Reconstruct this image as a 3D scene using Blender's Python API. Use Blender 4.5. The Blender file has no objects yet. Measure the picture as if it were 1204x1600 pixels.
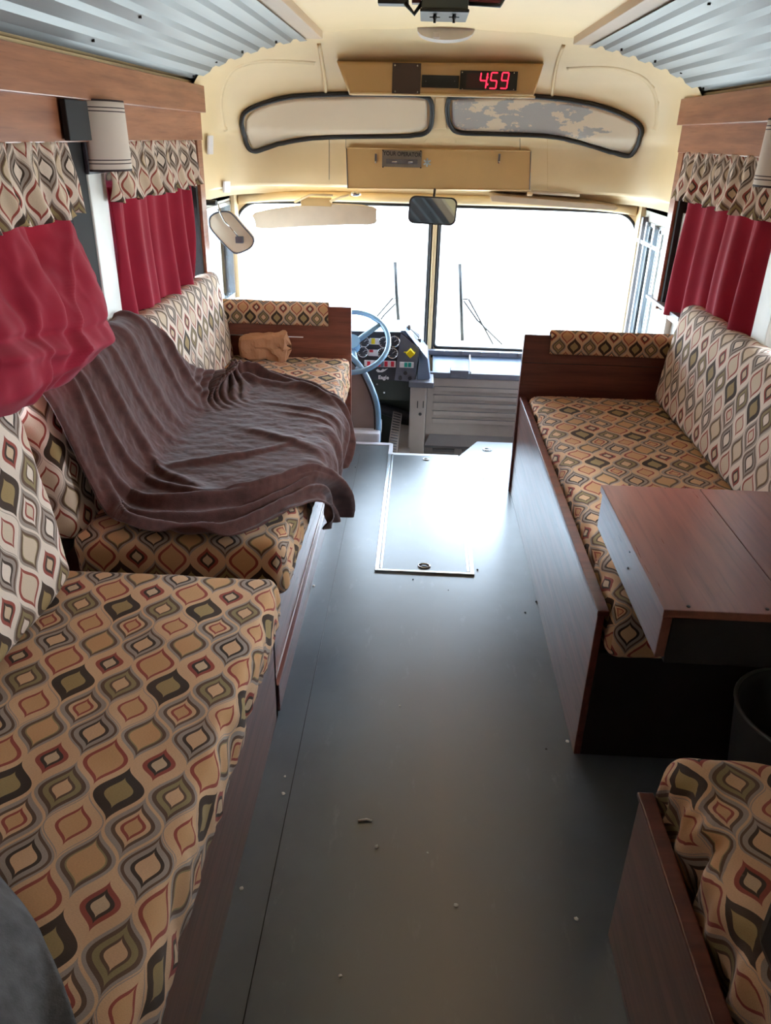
import bpy, bmesh, math, random
import numpy as np
from mathutils import Vector, Matrix, noise
from mathutils.bvhtree import BVHTree
random.seed(7)
SC = bpy.context.scene
COL = SC.collection
# ------------------------------------------------------------------ camera
PW, PH, FPX = 1204, 1600, 1190.0
PITCH, YAW, ROLL = map(math.radians, (26.3, 2.0, 1.5))
EYE = Vector((-0.08, 0.0, 1.6))
FWD = Vector((-math.sin(YAW)*math.cos(PITCH), math.cos(YAW)*math.cos(PITCH), -math.sin(PITCH)))
_r = FWD.cross(Vector((0, 0, 1))).normalized(); _u = _r.cross(FWD)
RGT = _r*math.cos(ROLL) + _u*math.sin(ROLL)
UPV = -_r*math.sin(ROLL) + _u*math.cos(ROLL)
cam = bpy.data.cameras.new('camera'); camo = bpy.data.objects.new('camera', cam); COL.objects.link(camo)
m = Matrix((RGT, UPV, -FWD)).transposed().to_4x4(); m.translation = EYE
camo.matrix_world = m
cam.sensor_fit = 'VERTICAL'; cam.sensor_height = 36; cam.lens = FPX*36/PH
cam.clip_start = 0.05
SC.camera = camo
def ray(px, py): return FWD + RGT*((px-PW/2)/FPX) - UPV*((py-PH/2)/FPX)
def at(px, py, ax, v):
    d = ray(px, py); return EYE + d*((v-EYE[ax])/d[ax])
# ------------------------------------------------------------------ light
SC.view_settings.view_transform = 'Standard'; SC.view_settings.look = 'None'
SC.view_settings.gamma = 1; SC.view_settings.use_curve_mapping = False
SC.view_settings.exposure = 1.0
w = bpy.data.worlds.new('sky'); SC.world = w; w.use_nodes = True
bg = w.node_tree.nodes['Background']; bg.inputs[0].default_value = (0.68, 0.83, 1.0, 1); bg.inputs[1].default_value = 11.0
sun = bpy.data.lights.new('sun', 'SUN'); sun.energy = 9.0; sun.angle = 0.02; sun.color = (1.0, 0.96, 0.9)
suno = bpy.data.objects.new('sun', sun); COL.objects.link(suno)
suno.rotation_euler = (math.radians(24), math.radians(14), 0)
def area(name, loc, rot, sx, sy, e, col=(1, 1, 1)):
    l = bpy.data.lights.new(name, 'AREA'); l.shape = 'RECTANGLE'; l.size = sx; l.size_y = sy; l.energy = e; l.color = col
    o = bpy.data.objects.new(name, l); COL.objects.link(o); o.location = loc; o.rotation_euler = rot
    return o
HP = math.pi/2
# added fill lamps outside unseen side window openings, to brighten the interior
area('fill_right_window', (1.30, 2.32, 1.25), (0, HP, 0), 0.6, 0.7, 9, (0.97, 0.97, 1))
area('fill_rear_left', (-1.30, -1.8, 1.25), (0, -HP, 0), 0.7, 1.4, 3, (1, 0.93, 0.84))
# ------------------------------------------------------------------ materials
def c(r, g, b):
    f = lambda v: (v/255/12.92) if v/255 <= 0.04045 else ((v/255+0.055)/1.055)**2.4
    return (f(r), f(g), f(b), 1)
class NT:
    def __init__(s, name):
        s.m = bpy.data.materials.new(name); s.m.use_nodes = True; s.t = s.m.node_tree; s.n = s.t.nodes; s.p = s.n['Principled BSDF']
    def new(s, t, **k):
        n = s.n.new(t)
        for a, b in k.items(): setattr(n, a, b)
        return n
    def link(s, a, b): s.t.links.new(a, b)
    def setin(s, sock, v):
        if isinstance(v, bpy.types.NodeSocket): s.link(v, sock)
        else: sock.default_value = v
    def math(s, op, a, b=0.0, cc=0.0):
        n = s.new('ShaderNodeMath', operation=op); s.setin(n.inputs[0], a); s.setin(n.inputs[1], b); s.setin(n.inputs[2], cc); return n.outputs[0]
    def mix(s, f, a, b, bt='MIX'):
        n = s.new('ShaderNodeMix', data_type='RGBA', blend_type=bt); s.setin(n.inputs[0], f); s.setin(n.inputs[6], a); s.setin(n.inputs[7], b); return n.outputs[2]
    def coord(s, scale=(1, 1, 1), kind='Object', rot=(0, 0, 0)):
        t = s.new('ShaderNodeTexCoord'); mp = s.new('ShaderNodeMapping'); mp.inputs['Scale'].default_value = scale; mp.inputs['Rotation'].default_value = rot
        s.link(t.outputs[kind], mp.inputs[0]); return mp.outputs[0]
    def noise(s, scale, vec=None, detail=4, rough=0.55):
        n = s.new('ShaderNodeTexNoise'); n.inputs['Scale'].default_value = scale; n.inputs['Detail'].default_value = detail; n.inputs['Roughness'].default_value = rough
        if vec is not None: s.link(vec, n.inputs['Vector'])
        return n.outputs['Fac']
    def ramp(s, f, stops, interp='LINEAR'):
        n = s.new('ShaderNodeValToRGB'); r = n.color_ramp; r.interpolation = interp
        while len(r.elements) < len(stops): r.elements.new(0.5)
        for e, (p, col) in zip(r.elements, stops): e.position = p; e.color = col
        s.link(f, n.inputs[0]); return n.outputs[0]
    def bump(s, h, st=0.2, d=0.01):
        b = s.new('ShaderNodeBump'); b.inputs['Strength'].default_value = st; b.inputs['Distance'].default_value = d; s.link(h, b.inputs['Height']); s.link(b.outputs[0], s.p.inputs['Normal'])
def simple(name, col, rough=0.5, metal=0.0, var=0.12, scale=12, bump=0.0, bscale=80, coat=0.0, spec=None, stretch=(1, 1, 1), **k):
    n = NT(name); p = n.p; p.inputs['Roughness'].default_value = rough; p.inputs['Metallic'].default_value = metal
    v = n.coord(stretch)
    f = n.noise(scale, v)
    d = tuple(max(0, x*(1-var)) for x in col[:3])+(1,); l = tuple(min(1, x*(1+var)) for x in col[:3])+(1,)
    n.link(n.ramp(f, [(0.3, d), (0.7, l)]), p.inputs['Base Color'])
    if bump: n.bump(n.noise(bscale, v), bump, 0.002)
    if coat: p.inputs['Coat Weight'].default_value = coat; p.inputs['Coat Roughness'].default_value = 0.15
    if spec is not None: p.inputs['Specular IOR Level'].default_value = spec
    for a, b in k.items(): p.inputs[a.replace('_', ' ')].default_value = b
    return n.m
def wood(name, dark, light, rough=0.35, along=1, coat=0.3, scratch=0.0):
    n = NT(name); st = [14, 14, 14]; st[along] = 1.2
    v = n.coord(tuple(st)); f = n.noise(2.2, v, 6, 0.6)
    st2 = [70, 70, 70]; st2[along] = 2.5
    g = n.noise(1.5, n.coord(tuple(st2)), 3, 0.6)
    col = n.ramp(f, [(0.3, dark), (0.7, light)])
    col = n.mix(n.math('MULTIPLY', n.math('GREATER_THAN', g, 0.62), 0.25), col, tuple(x*0.45 for x in dark[:3])+(1,))
    if scratch:
        sc = n.noise(9, n.coord((1, 1, 1)), 8, 0.75)
        col = n.mix(n.math('MULTIPLY', n.math('GREATER_THAN', sc, 0.69), scratch), col, c(215, 200, 190))
    n.link(col, n.p.inputs['Base Color'])
    n.link(n.math('MULTIPLY_ADD', g, 0.15, rough-0.07), n.p.inputs['Roughness'])
    n.p.inputs['Coat Weight'].default_value = coat; n.p.inputs['Coat Roughness'].default_value = 0.25
    n.bump(g, 0.12, 0.001)
    return n.m
def ogee(name, base=c(218, 172, 132), warm=c(206, 154, 106), flip=False):
    """woven upholstery: staggered lattice of nested onion shaped medallions, UV in metres"""
    n = NT(name)
    uv = n.new('ShaderNodeTexCoord').outputs['UV']
    wob = n.new('ShaderNodeTexNoise'); wob.inputs['Scale'].default_value = 9; n.link(uv, wob.inputs['Vector'])
    sep = n.new('ShaderNodeSeparateXYZ'); n.link(uv, sep.inputs[0])
    PU, PV = 0.105, 0.150
    u = n.math('DIVIDE', sep.outputs[0], PU); v = n.math('DIVIDE', sep.outputs[1], PV)
    # S-shaped lean of the medallions
    def cell(du, dv):
        uu = n.math('ADD', u, du); vv = n.math('ADD', v, dv)
        iu = n.math('FLOOR', uu); iv = n.math('FLOOR', vv)
        fu = n.math('SUBTRACT', n.math('FRACT', uu), 0.5); fv = n.math('SUBTRACT', n.math('FRACT', vv), 0.5)
        a = n.math('MULTIPLY', n.math('ABSOLUTE', fu), 2); b = n.math('MULTIPLY', n.math('ABSOLUTE', fv), 2)
        phi = n.math('DIVIDE', n.math('ARCTAN2', b, a), math.pi/2)
        fc = n.new('ShaderNodeFloatCurve'); cv = fc.mapping.curves[0]; pts = []
        for q in range(0, 21):
            t_ = q/20; U_ = 0.5*(1+math.cos(math.pi*t_)); pts.append((math.atan2(t_, U_)/(math.pi/2), math.hypot(U_, t_)))
        cv.points[0].location = pts[0]; cv.points[1].location = pts[-1]
        for q in pts[1:-1]: cv.points.new(*q)
        for q in cv.points: q.handle_type = 'VECTOR'
        fc.mapping.update(); n.link(phi, fc.inputs['Value'])
        rho = n.math('SQRT', n.math('ADD', n.math('MULTIPLY', a, a), n.math('MULTIPLY', b, b)))
        d = n.math('DIVIDE', rho, fc.outputs[0])
        pu = n.math('FLOORED_MODULO', iu, 2.0); pv = n.math('FLOORED_MODULO', iv, 2.0)
        return d, pu, pv
    T = base; W = warm
    ol = c(158, 132, 84); bk = c(24, 19, 18); br = c(86, 62, 48); gr = c(158, 142, 130); rd = c(150, 58, 50); og = c(140, 124, 82); lt = c(208, 176, 142)
    CT = 'CONSTANT'
    R = lambda d, st: n.ramp(d, st, CT)
    dE, pu, pv = cell(0, 0)
    A = R(dE, [(0, ol), (.50, bk), (.88, T)])
    B = R(dE, [(0, T), (.34, br), (.45, og), (.66, br), (.82, gr), (.95, T)])
    E = R(dE, [(0, W), (.60, og), (.66, br), (.80, gr), (.93, T)])
    F = R(dE, [(0, T), (.42, bk), (.56, gr), (.76, br), (.87, gr), (.96, T)])
    dO, qu, qv = cell(0.5, 0.5)
    C_ = R(dO, [(0, W), (.48, rd), (.60, T), (.95, gr)])
    D = R(dO, [(0, W), (.30, rd), (.42, T), (.58, br), (.72, gr), (.92, T)])
    G = R(dO, [(0, W), (.66, rd), (.82, T)])
    H = R(dO, [(0, lt), (.28, bk), (.42, rd), (.60, T)])
    ev = n.mix(pv, n.mix(pu, A, B), n.mix(pu, E, F))
    od = n.mix(qv, n.mix(qu, C_, D), n.mix(qu, G, H))
    col = n.mix(n.math('GREATER_THAN', dE, 1.0), ev, od)
    # weave
    mp = n.new('ShaderNodeMapping'); mp.inputs['Scale'].default_value = (250, 900, 1); n.link(uv, mp.inputs[0])
    wv = n.noise(1.0, mp.outputs[0], 2)
    col = n.mix(0.35, col, n.ramp(wv, [(0.3, (0.45, 0.45, 0.45, 1)), (0.7, (1, 1, 1, 1))]), 'MULTIPLY')
    col = n.mix(n.math('MULTIPLY', n.noise(3, uv), 0.25), col, c(170, 130, 100))
    n.link(col, n.p.inputs['Base Color']); n.p.inputs['Roughness'].default_value = 0.9
    n.p.inputs['Specular IOR Level'].default_value = 0.2
    n.p.inputs["Sheen Weight"].default_value = 0.06
    n.bump(wv, 0.35, 0.0015)
    return n.m
def emis(name, col, st):
    n = NT(name); n.p.inputs['Base Color'].default_value = col; n.p.inputs['Emission Color'].default_value = col; n.p.inputs['Emission Strength'].default_value = st; return n.m
def glass(name, tint=(0.96, 0.99, 1, 1)):
    m_ = bpy.data.materials.new(name); m_.use_nodes = True; t = m_.node_tree; t.nodes.clear()
    o = t.nodes.new('ShaderNodeOutputMaterial'); mx = t.nodes.new('ShaderNodeMixShader'); a = t.nodes.new('ShaderNodeBsdfTransparent'); b = t.nodes.new('ShaderNodeBsdfGlossy')
    a.inputs[0].default_value = tint; b.inputs['Roughness'].default_value = 0.02
    fr = t.nodes.new('ShaderNodeFresnel'); fr.inputs[0].default_value = 1.3
    t.links.new(fr.outputs[0], mx.inputs[0]); t.links.new(a.outputs[0], mx.inputs[1]); t.links.new(b.outputs[0], mx.inputs[2]); t.links.new(mx.outputs[0], o.inputs[0])
    return m_
def vinyl_floor():
    n = NT('floor_vinyl'); v = n.coord()
    sep = n.new('ShaderNodeSeparateXYZ'); n.link(v, sep.inputs[0])
    big = n.noise(2.2, v, 5, 0.6); fine = n.noise(60, v, 6, 0.7); stq = n.noise(6, n.coord((3, 1, 1)), 6, 0.7)
    base = n.ramp(big, [(0.3, c(66, 71, 76)), (0.7, c(90, 95, 100))])
    # brown traffic wear down the middle of the aisle
    dx = n.math('ABSOLUTE', n.math('SUBTRACT', sep.outputs[0], 0.04))
    wear = n.math('SUBTRACT', 1.0, n.math('MULTIPLY', n.math('ADD', dx, n.math('MULTIPLY', n.math('SUBTRACT', big, 0.5), 0.25)), 3.4)); wear.node.use_clamp = True
    yy = n.math('MULTIPLY_ADD', sep.outputs[1], -0.9, 2.7); yy.node.use_clamp = True
    base = n.mix(n.math('MULTIPLY', n.math('MULTIPLY', wear, yy), 1.0), base, c(112, 97, 88))
    sm_ = n.math('MULTIPLY_ADD', stq, 5.0, -3.0); sm_.node.use_clamp = True
    base = n.mix(n.math('MULTIPLY', sm_, 0.22), base, c(165, 168, 170))
    base = n.mix(n.math('MULTIPLY', n.math('GREATER_THAN', fine, 0.68), 0.35), base, c(60, 60, 60))
    n.link(base, n.p.inputs['Base Color'])
    n.link(n.math('MULTIPLY_ADD', big, 0.10, 0.28), n.p.inputs['Roughness']); n.p.inputs['Specular IOR Level'].default_value = 1.0
    n.bump(fine, 0.1, 0.001)
    return n.m
def peeled(name, amt, grad=0.0):
    n = NT(name); v = n.coord()
    f = n.noise(6, n.coord((1, 1, 2.2)), 8, 0.65)
    if grad:
        sp = n.new('ShaderNodeSeparateXYZ'); n.link(v, sp.inputs[0])
        f = n.math('SUBTRACT', f, n.math('MULTIPLY', n.math('MAXIMUM', n.math('SUBTRACT', sp.outputs[0], 0.45), 0.0), grad))
    col = n.mix(n.math('GREATER_THAN', f, amt), c(226, 206, 176), c(176, 170, 162))
    n.link(col, n.p.inputs['Base Color']); n.p.inputs['Roughness'].default_value = 0.4
    return n.m
def lampshade():
    n = NT('lampshade_card'); t = n.new('ShaderNodeTexCoord'); sep = n.new('ShaderNodeSeparateXYZ'); n.link(t.outputs['UV'], sep.inputs[0])
    L = c(206, 188, 172); D = c(62, 44, 42)
    col = n.ramp(sep.outputs[1], [(0, D), (.03, L), (.105, D), (.118, L), (.155, D), (.168, L), (.832, D), (.845, L), (.882, D), (.895, L), (.97, D)], 'CONSTANT')
    n.link(col, n.p.inputs['Base Color']); n.p.inputs['Roughness'].default_value = 0.85
    return n.m
M = dict(
    cream=simple('cream_paint', c(232, 204, 156), 0.42, var=0.05, scale=3),
    creamd=simple('cream_panel_and_shade', c(206, 168, 112), 0.45, var=0.06, scale=4),
    white=simple('off_white_paint', c(222, 218, 208), 0.45, var=0.05),
    ceil=simple('ceiling_cream', c(236, 206, 156), 0.5, var=0.04, scale=2),
    beam=simple('beam_paint', c(196, 170, 142), 0.5, var=0.12, scale=5, stretch=(1, .2, 1)),
    galv=simple('galvanised_steel', c(132, 134, 134), 0.45, metal=0.6, var=0.10, scale=5, bump=0.05, stretch=(1, .15, 1)),
    fascia=wood('fascia_wood', c(140, 84, 58), c(178, 116, 82), 0.36, 1, 0.25),
    dwood=wood('dark_stained_wood', c(84, 38, 30), c(122, 64, 50), 0.30, 1, 1.0, scratch=0.35),
    xwood=wood('dark_stained_wood_cross', c(72, 34, 27), c(112, 58, 44), 0.34, 0, 0.4),  # kept dark so the right end board carries its shadow in colour
    xwood_lit=wood('stained_wood_cross_lit', c(104, 54, 42), c(142, 80, 60), 0.34, 0, 0.4),  # same wood, with the light on the left end board in its colour
    table=wood('table_wood', c(108, 58, 44), c(134, 76, 58), 0.30, 1, 0.8),
    ogee=ogee('ogee_upholstery'),
    ogee_lit=ogee('ogee_upholstery_lit', base=c(236, 214, 194), warm=c(216, 190, 162)),  # same fabric, cool window light painted into a paler base
    fleece=simple('brown_fleece', c(80, 48, 42), 0.95, var=0.25, scale=30, bump=0.5, bscale=350, spec=0.1, Sheen_Weight=0.25, Sheen_Roughness=0.5),
    greyf=simple('grey_fleece', c(92, 88, 86), 0.95, var=0.3, scale=25, bump=0.5, bscale=300, spec=0.1),
    red=simple('crimson_curtain', c(150, 32, 50), 0.85, var=0.08, scale=8, bump=0.2, bscale=500, spec=0.15, Sheen_Weight=0.08),
    floor=vinyl_floor(),
    alu=simple('aluminium_trim', c(190, 196, 200), 0.25, metal=0.9, var=0.08),
    chrome=simple('chrome', c(215, 215, 215), 0.1, metal=1.0, var=0.03),
    rubber=simple('black_rubber', c(38, 37, 38), 0.5, var=0.15),
    black=simple('black_plastic', c(16, 15, 16), 0.35, var=0.1),
    brownp=simple('brown_plate', c(72, 54, 46), 0.5, var=0.08),
    kraft=simple('kraft_paper', c(176, 124, 88), 0.8, var=0.1, scale=10, bump=0.4, bscale=30),
    dash=simple('dash_grey', c(98, 98, 108), 0.4, var=0.08),
    dashd=simple('dash_dark', c(46, 44, 50), 0.45, var=0.1),
    dashb=simple('dash_sky_tint', c(104, 118, 140), 0.28, var=0.06),  # blue of the sky reflection mixed into the dash grey
    greyp=simple('grey_beige_metal', c(150, 138, 132), 0.45, var=0.05),
    greyd=simple('grey_trim_strip', c(104, 98, 98), 0.45, var=0.06),
    wheel=simple('wheel_sky_tint', c(120, 160, 190), 0.22, var=0.05, coat=0.5),  # base colour carries the blue sky reflection
    seatsh=simple('seat_shell_grey', c(138, 126, 122), 0.5, var=0.06),
    seatfr=simple('seat_frame_white', c(205, 205, 214), 0.3, var=0.05),
    visor=simple('beige_vinyl', c(208, 186, 160), 0.6, var=0.05, bump=0.15, bscale=200),
    mirror=simple('mirror_glass', c(190, 205, 212), 0.03, metal=1.0, var=0.0),
    dark=simple('dark_structure_and_shade', c(30, 26, 25), 0.8, var=0.2),
    bin=simple('grey_bin_plastic', c(66, 66, 64), 0.5, var=0.15),
    rim=simple('bin_rim', c(96, 98, 92), 0.4, var=0.1),
    gravel=simple('pale_gravel', c(168, 166, 158), 0.9, var=0.3, scale=9, bump=0.3),
    glass=glass('window_glass'), led=emis('red_led', (1.0, 0.02, 0.06, 1), 1.2), leddark=simple('dim_led_window', c(58, 14, 18), 0.3, var=0.05),
    yellow=simple('yellow_knob', c(226, 196, 20), 0.35), redb=simple('red_button', c(196, 30, 52), 0.4), teal=simple('teal_switch', c(20, 150, 135), 0.4),
    whitep=simple('white_strip', c(222, 214, 212), 0.4, var=0.03), plate=simple('pewter_plate', c(150, 140, 128), 0.35, metal=0.6), letter=simple('dark_lettering', c(40, 32, 30), 0.6),
    shade=lampshade(), peelL=peeled('painted_glass_worn', 0.72), peelR=peeled('painted_glass_peeling', 0.47, 0.30), lens=simple('dome_lens', c(232, 226, 220), 0.25, var=0.03),
    rope=simple('crumb_white', c(220, 215, 205), 0.8), grime=simple('crumb_dark', c(36, 30, 28), 0.8), maroon=simple('maroon_plastic', c(100, 20, 28), 0.35), olive=simple('dark_green_grey', c(52, 56, 48), 0.5),
    medal=simple('blue_white_sticker', c(190, 205, 215), 0.5), screwm=simple('dark_screw', c(50, 44, 40), 0.4, metal=0.6), weld=simple('hull_outer', c(200, 195, 180), 0.5),
)
# ------------------------------------------------------------------ object helpers
def link(name, me, mat, parent=None, smooth=True, **kw):
    if mat is not None: me.materials.append(M[mat] if isinstance(mat, str) else mat)
    o = bpy.data.objects.new(name, me); COL.objects.link(o)
    if parent: o.parent = parent; o.matrix_parent_inverse = Matrix.Translation(parent.location).inverted() if parent.rotation_euler == Matrix().to_euler() else parent.matrix_basis.inverted()
    if smooth:
        for p in me.polygons: p.use_smooth = True
    for k, v in kw.items(): o[k] = v
    return o
def fin(name, bm, mat, parent=None, smooth=False, **kw):
    bmesh.ops.recalc_face_normals(bm, faces=bm.faces[:])
    me = bpy.data.meshes.new(name); bm.to_mesh(me); bm.free()
    return link(name, me, mat, parent, smooth, **kw)
def T(name, label, cat, loc=(0, 0, 0), group=None):
    o = bpy.data.objects.new(name, None); COL.objects.link(o); o.location = loc; o['label'] = label; o['category'] = cat
    o.empty_display_size = 0.05
    if group: o['group'] = group
    return o
def tag(o, label, cat, group=None):
    o['label'] = label; o['category'] = cat
    if group: o['group'] = group
    return o
def box(bm, x0, x1, y0, y1, z0, z1, bev=0.0, mat4=None):
    b = bmesh.new()
    g = bmesh.ops.create_cube(b, size=1)
    for v in b.verts: v.co = Vector(((x0+x1)/2+v.co.x*(x1-x0), (y0+y1)/2+v.co.y*(y1-y0), (z0+z1)/2+v.co.z*(z1-z0)))
    if bev: bmesh.ops.bevel(b, geom=b.edges[:], offset=bev, segments=2, profile=0.6, affect='EDGES')
    if mat4 is not None: bmesh.ops.transform(b, matrix=mat4, verts=b.verts[:])
    me = bpy.data.meshes.new('t'); b.to_mesh(me); b.free(); bm.from_mesh(me); bpy.data.meshes.remove(me)
def B(name, mat, dims, parent=None, bev=0.003, **kw):
    bm = bmesh.new(); box(bm, *dims, bev=bev); return fin(name, bm, mat, parent, **kw)
def tube_bm(bm, pts, r, seg=10, closed=False, flat=1.0):
    pts = [Vector(p) for p in pts]; n = len(pts); rings = []; prev = None
    for i, p in enumerate(pts):
        a = pts[(i-1) % n] if (closed or i > 0) else p; b = pts[(i+1) % n] if (closed or i < n-1) else p
        t = (b-a).normalized()
        if prev is None:
            ref = Vector((0, 0, 1)) if abs(t.z) < 0.9 else Vector((1, 0, 0)); nn = (ref - t*ref.dot(t)).normalized()
        else: nn = (prev - t*prev.dot(t)).normalized()
        prev = nn; bb = t.cross(nn); rr = r[i] if isinstance(r, (list, tuple)) else r
        rings.append([bm.verts.new(p + nn*math.cos(2*math.pi*k/seg)*rr + bb*math.sin(2*math.pi*k/seg)*rr*flat) for k in range(seg)])
    for i in range(n if closed else n-1):
        A, C2 = rings[i], rings[(i+1) % n]
        for k in range(seg): bm.faces.new((A[k], A[(k+1) % seg], C2[(k+1) % seg], C2[k]))
    if not closed: bm.faces.new(rings[0][::-1]); bm.faces.new(rings[-1])
def tube(name, pts, r, mat, parent=None, seg=10, closed=False, **kw):
    bm = bmesh.new(); tube_bm(bm, pts, r, seg, closed); return fin(name, bm, mat, parent, True, **kw)
def cyl_bm(bm, p0, p1, r0, r1=None, seg=24):
    tube_bm(bm, [p0, p1], [r0, r0 if r1 is None else r1], seg)
def cyl(name, p0, p1, r, mat, parent=None, r1=None, seg=24, **kw):
    bm = bmesh.new(); cyl_bm(bm, p0, p1, r, r1, seg)
    o = fin(name, bm, mat, parent, False, **kw); return o
def smooth_path(pts, k=6, closed=False):
    pts = [Vector(p) for p in pts]; n = len(pts); out = []
    for i in range(n if closed else n-1):
        p0 = pts[(i-1) % n] if (closed or i) else pts[0]; p1 = pts[i]; p2 = pts[(i+1) % n]; p3 = pts[(i+2) % n] if (closed or i < n-2) else pts[-1]
        for j in range(k):
            t = j/k; out.append(0.5*((2*p1)+(-p0+p2)*t+(2*p0-5*p1+4*p2-p3)*t*t+(-p0+3*p1-3*p2+p3)*t**3))
    if not closed: out.append(pts[-1])
    return out
def grid(name, nu, nv, fn, mat, parent=None, uvf=None, solid=0.0, smooth=True, **kw):
    """fn(u,v) in 0..1 -> point"""
    vs = []; fs = []
    for j in range(nv+1):
        for i in range(nu+1): vs.append(tuple(fn(i/nu, j/nv)))
    for j in range(nv):
        for i in range(nu):
            a = j*(nu+1)+i; fs.append((a, a+1, a+nu+2, a+nu+1))
    me = bpy.data.meshes.new(name); me.from_pydata(vs, [], fs)
    uvl = me.uv_layers.new(name='UVMap')
    uvs = [(uvf(i/nu, j/nv) if uvf else (i/nu, j/nv)) for j in range(nv+1) for i in range(nu+1)]
    for l in me.loops: uvl.data[l.index].uv = uvs[l.vertex_index]
    o = link(name, me, mat, parent, smooth, **kw)
    if solid:
        md = o.modifiers.new('thickness', 'SOLIDIFY'); md.thickness = solid; md.offset = 0
    return o
def cushion(name, L, mat, loc=(0, 0, 0), rot=None, r=0.035, crown=0.012, wr=0.004, pucker=0.0, seed=0, res=0.018, uvo=(0, 0), parent=None):
    """rounded cushion, local z is the showing face; UV continues over the edges"""
    hx, hy, hz = (d/2 for d in L)
    nx, ny, nz = (max(3, int(d/res)) for d in L)
    bm = bmesh.new(); uvl = bm.loops.layers.uv.new('UVMap')
    def shape(p):
        q = Vector((max(-hx+r, min(hx-r, p.x)), max(-hy+r, min(hy-r, p.y)), max(-hz+r, min(hz-r, p.z))))
        d = p-q
        if d.length > 1e-6: q = q + d.normalized()*r
        fx = 1-(abs(q.x)/hx)**4; fy = 1-(abs(q.y)/hy)**4
        if q.z > 0: q.z += crown*fx*fy
        n3 = noise.noise(Vector((q.x*5+seed, q.y*5, q.z*5)))*wr*1.6 + noise.noise(Vector((q.x*16, q.y*16+seed, q.z*16)))*wr
        side = max(0.0, min(1.0, (abs(q.x)-hx+r*1.6)/(r*1.6)))
        if pucker:
            s = abs(noise.noise(Vector((seed, q.y*17, q.z*4+q.x)))-0.1)*1.6
            q.x += math.copysign(1, q.x)*(-s*pucker*side); n3 += s*pucker*0.35*side
        nn = (p-Vector((p.x*0.75, p.y*0.85, 0)));
        if nn.length > 1e-6: q += nn.normalized()*n3
        return q
    def face(ax, sg):
        dims = {0: (ny, nz), 1: (nx, nz), 2: (nx, ny)}[ax]; hv = {0: (hy, hz), 1: (hx, hz), 2: (hx, hy)}[ax]
        vs = []
        for j in range(dims[1]+1):
            for i in range(dims[0]+1):
                a = -hv[0]+2*hv[0]*i/dims[0]; b = -hv[1]+2*hv[1]*j/dims[1]
                p = {0: Vector((sg*hx, a, b)), 1: Vector((a, sg*hy, b)), 2: Vector((a, b, sg*hz))}[ax]
                if ax == 2: uv = (p.x, p.y)
                elif ax == 0: uv = (sg*(hx+(hz-p.z)), p.y)
                else: uv = (p.x, sg*(hy+(hz-p.z)))
                vs.append((bm.verts.new(shape(p)), (uv[0]+uvo[0], uv[1]+uvo[1])))
        for j in range(dims[1]):
            for i in range(dims[0]):
                k = j*(dims[0]+1)+i; q = [vs[k], vs[k+1], vs[k+dims[0]+2], vs[k+dims[0]+1]]
                f = bm.faces.new([x[0] for x in q])
                for l, x in zip(f.loops, q): l[uvl].uv = x[1]
    for ax in range(3):
        for sg in (-1, 1): face(ax, sg)
    bmesh.ops.remove_doubles(bm, verts=bm.verts[:], dist=1e-5)
    o = fin(name, bm, mat, parent, True)
    mw = Matrix.Translation(loc)
    if rot is not None: mw = mw @ rot.to_4x4()
    o.data.transform(mw)
    return o
def text(name, s, size, p, xdir, up, mat, parent=None, ext=0.0008, bold=0.0, sx=1.0, align='CENTER'):
    cu = bpy.data.curves.new(name, 'FONT'); cu.body = s; cu.size = size; cu.extrude = ext; cu.align_x = align; cu.align_y = 'CENTER'; cu.offset = bold
    t = bpy.data.objects.new('tmp', cu); COL.objects.link(t)
    me = bpy.data.meshes.new_from_object(t.evaluated_get(bpy.context.evaluated_depsgraph_get())); bpy.data.objects.remove(t)
    X = Vector(xdir).normalized(); Yv = Vector(up).normalized(); Z = X.cross(Yv)
    mt = Matrix((X*sx, Yv, Z)).transposed().to_4x4(); mt.translation = Vector(p); me.transform(mt)
    me.materials.clear()
    return link(name, me, mat, parent, False)
def poly_prism(name, pts, off, mat, parent=None, bev=0.0, **kw):
    """closed outline in space, thickened along vector off"""
    bm = bmesh.new(); off = Vector(off)
    a = [bm.verts.new(Vector(p)) for p in pts]; b = [bm.verts.new(Vector(p)+off) for p in pts]
    bm.faces.new(a); bm.faces.new(b[::-1]); n = len(a)
    for i in range(n): bm.faces.new((a[i], b[i], b[(i+1) % n], a[(i+1) % n]))
    if bev: bmesh.ops.bevel(bm, geom=bm.edges[:], offset=bev, segments=2, profile=0.6, affect='EDGES')
    return fin(name, bm, mat, parent, False, **kw)
def interp(x, pts):
    if x <= pts[0][0]: return pts[0][1]
    for (a, va), (b, vb) in zip(pts, pts[1:]):
        if x <= b:
            t = (x-a)/(b-a); return va+(vb-va)*t
    return pts[-1][1]
def S(o): o['kind'] = 'structure'; return o
# ================================================================== OUTSIDE
g = S(B('ground', 'gravel', (-60, 60, -40, 80, -1.35, -1.25), bev=0)); 
# ================================================================== FLOOR
bm = bmesh.new()
WX = 1.2
def slab(bm, outline, z0, z1):
    a = [bm.verts.new((x, y, z1)) for x, y in outline]; b = [bm.verts.new((x, y, z0)) for x, y in outline]
    bm.faces.new(a); bm.faces.new(b[::-1]); n = len(a)
    for i in range(n): bm.faces.new((a[i], b[i], b[(i+1) % n], a[(i+1) % n]))
slab(bm, [(-WX, -3), (WX, -3), (WX, 4.22), (0.30, 4.22), (0.18, 3.97), (-0.20, 3.97), (-0.20, 4.11), (-WX, 4.11)], -0.05, 0.0)
floor = S(fin('floor', bm, 'floor'))
tube('floor_seam', [(-0.37, 0.0, 0.0003), (-0.37, 3.95, 0.0003)], 0.0012, 'rubber', floor, 5)
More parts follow.
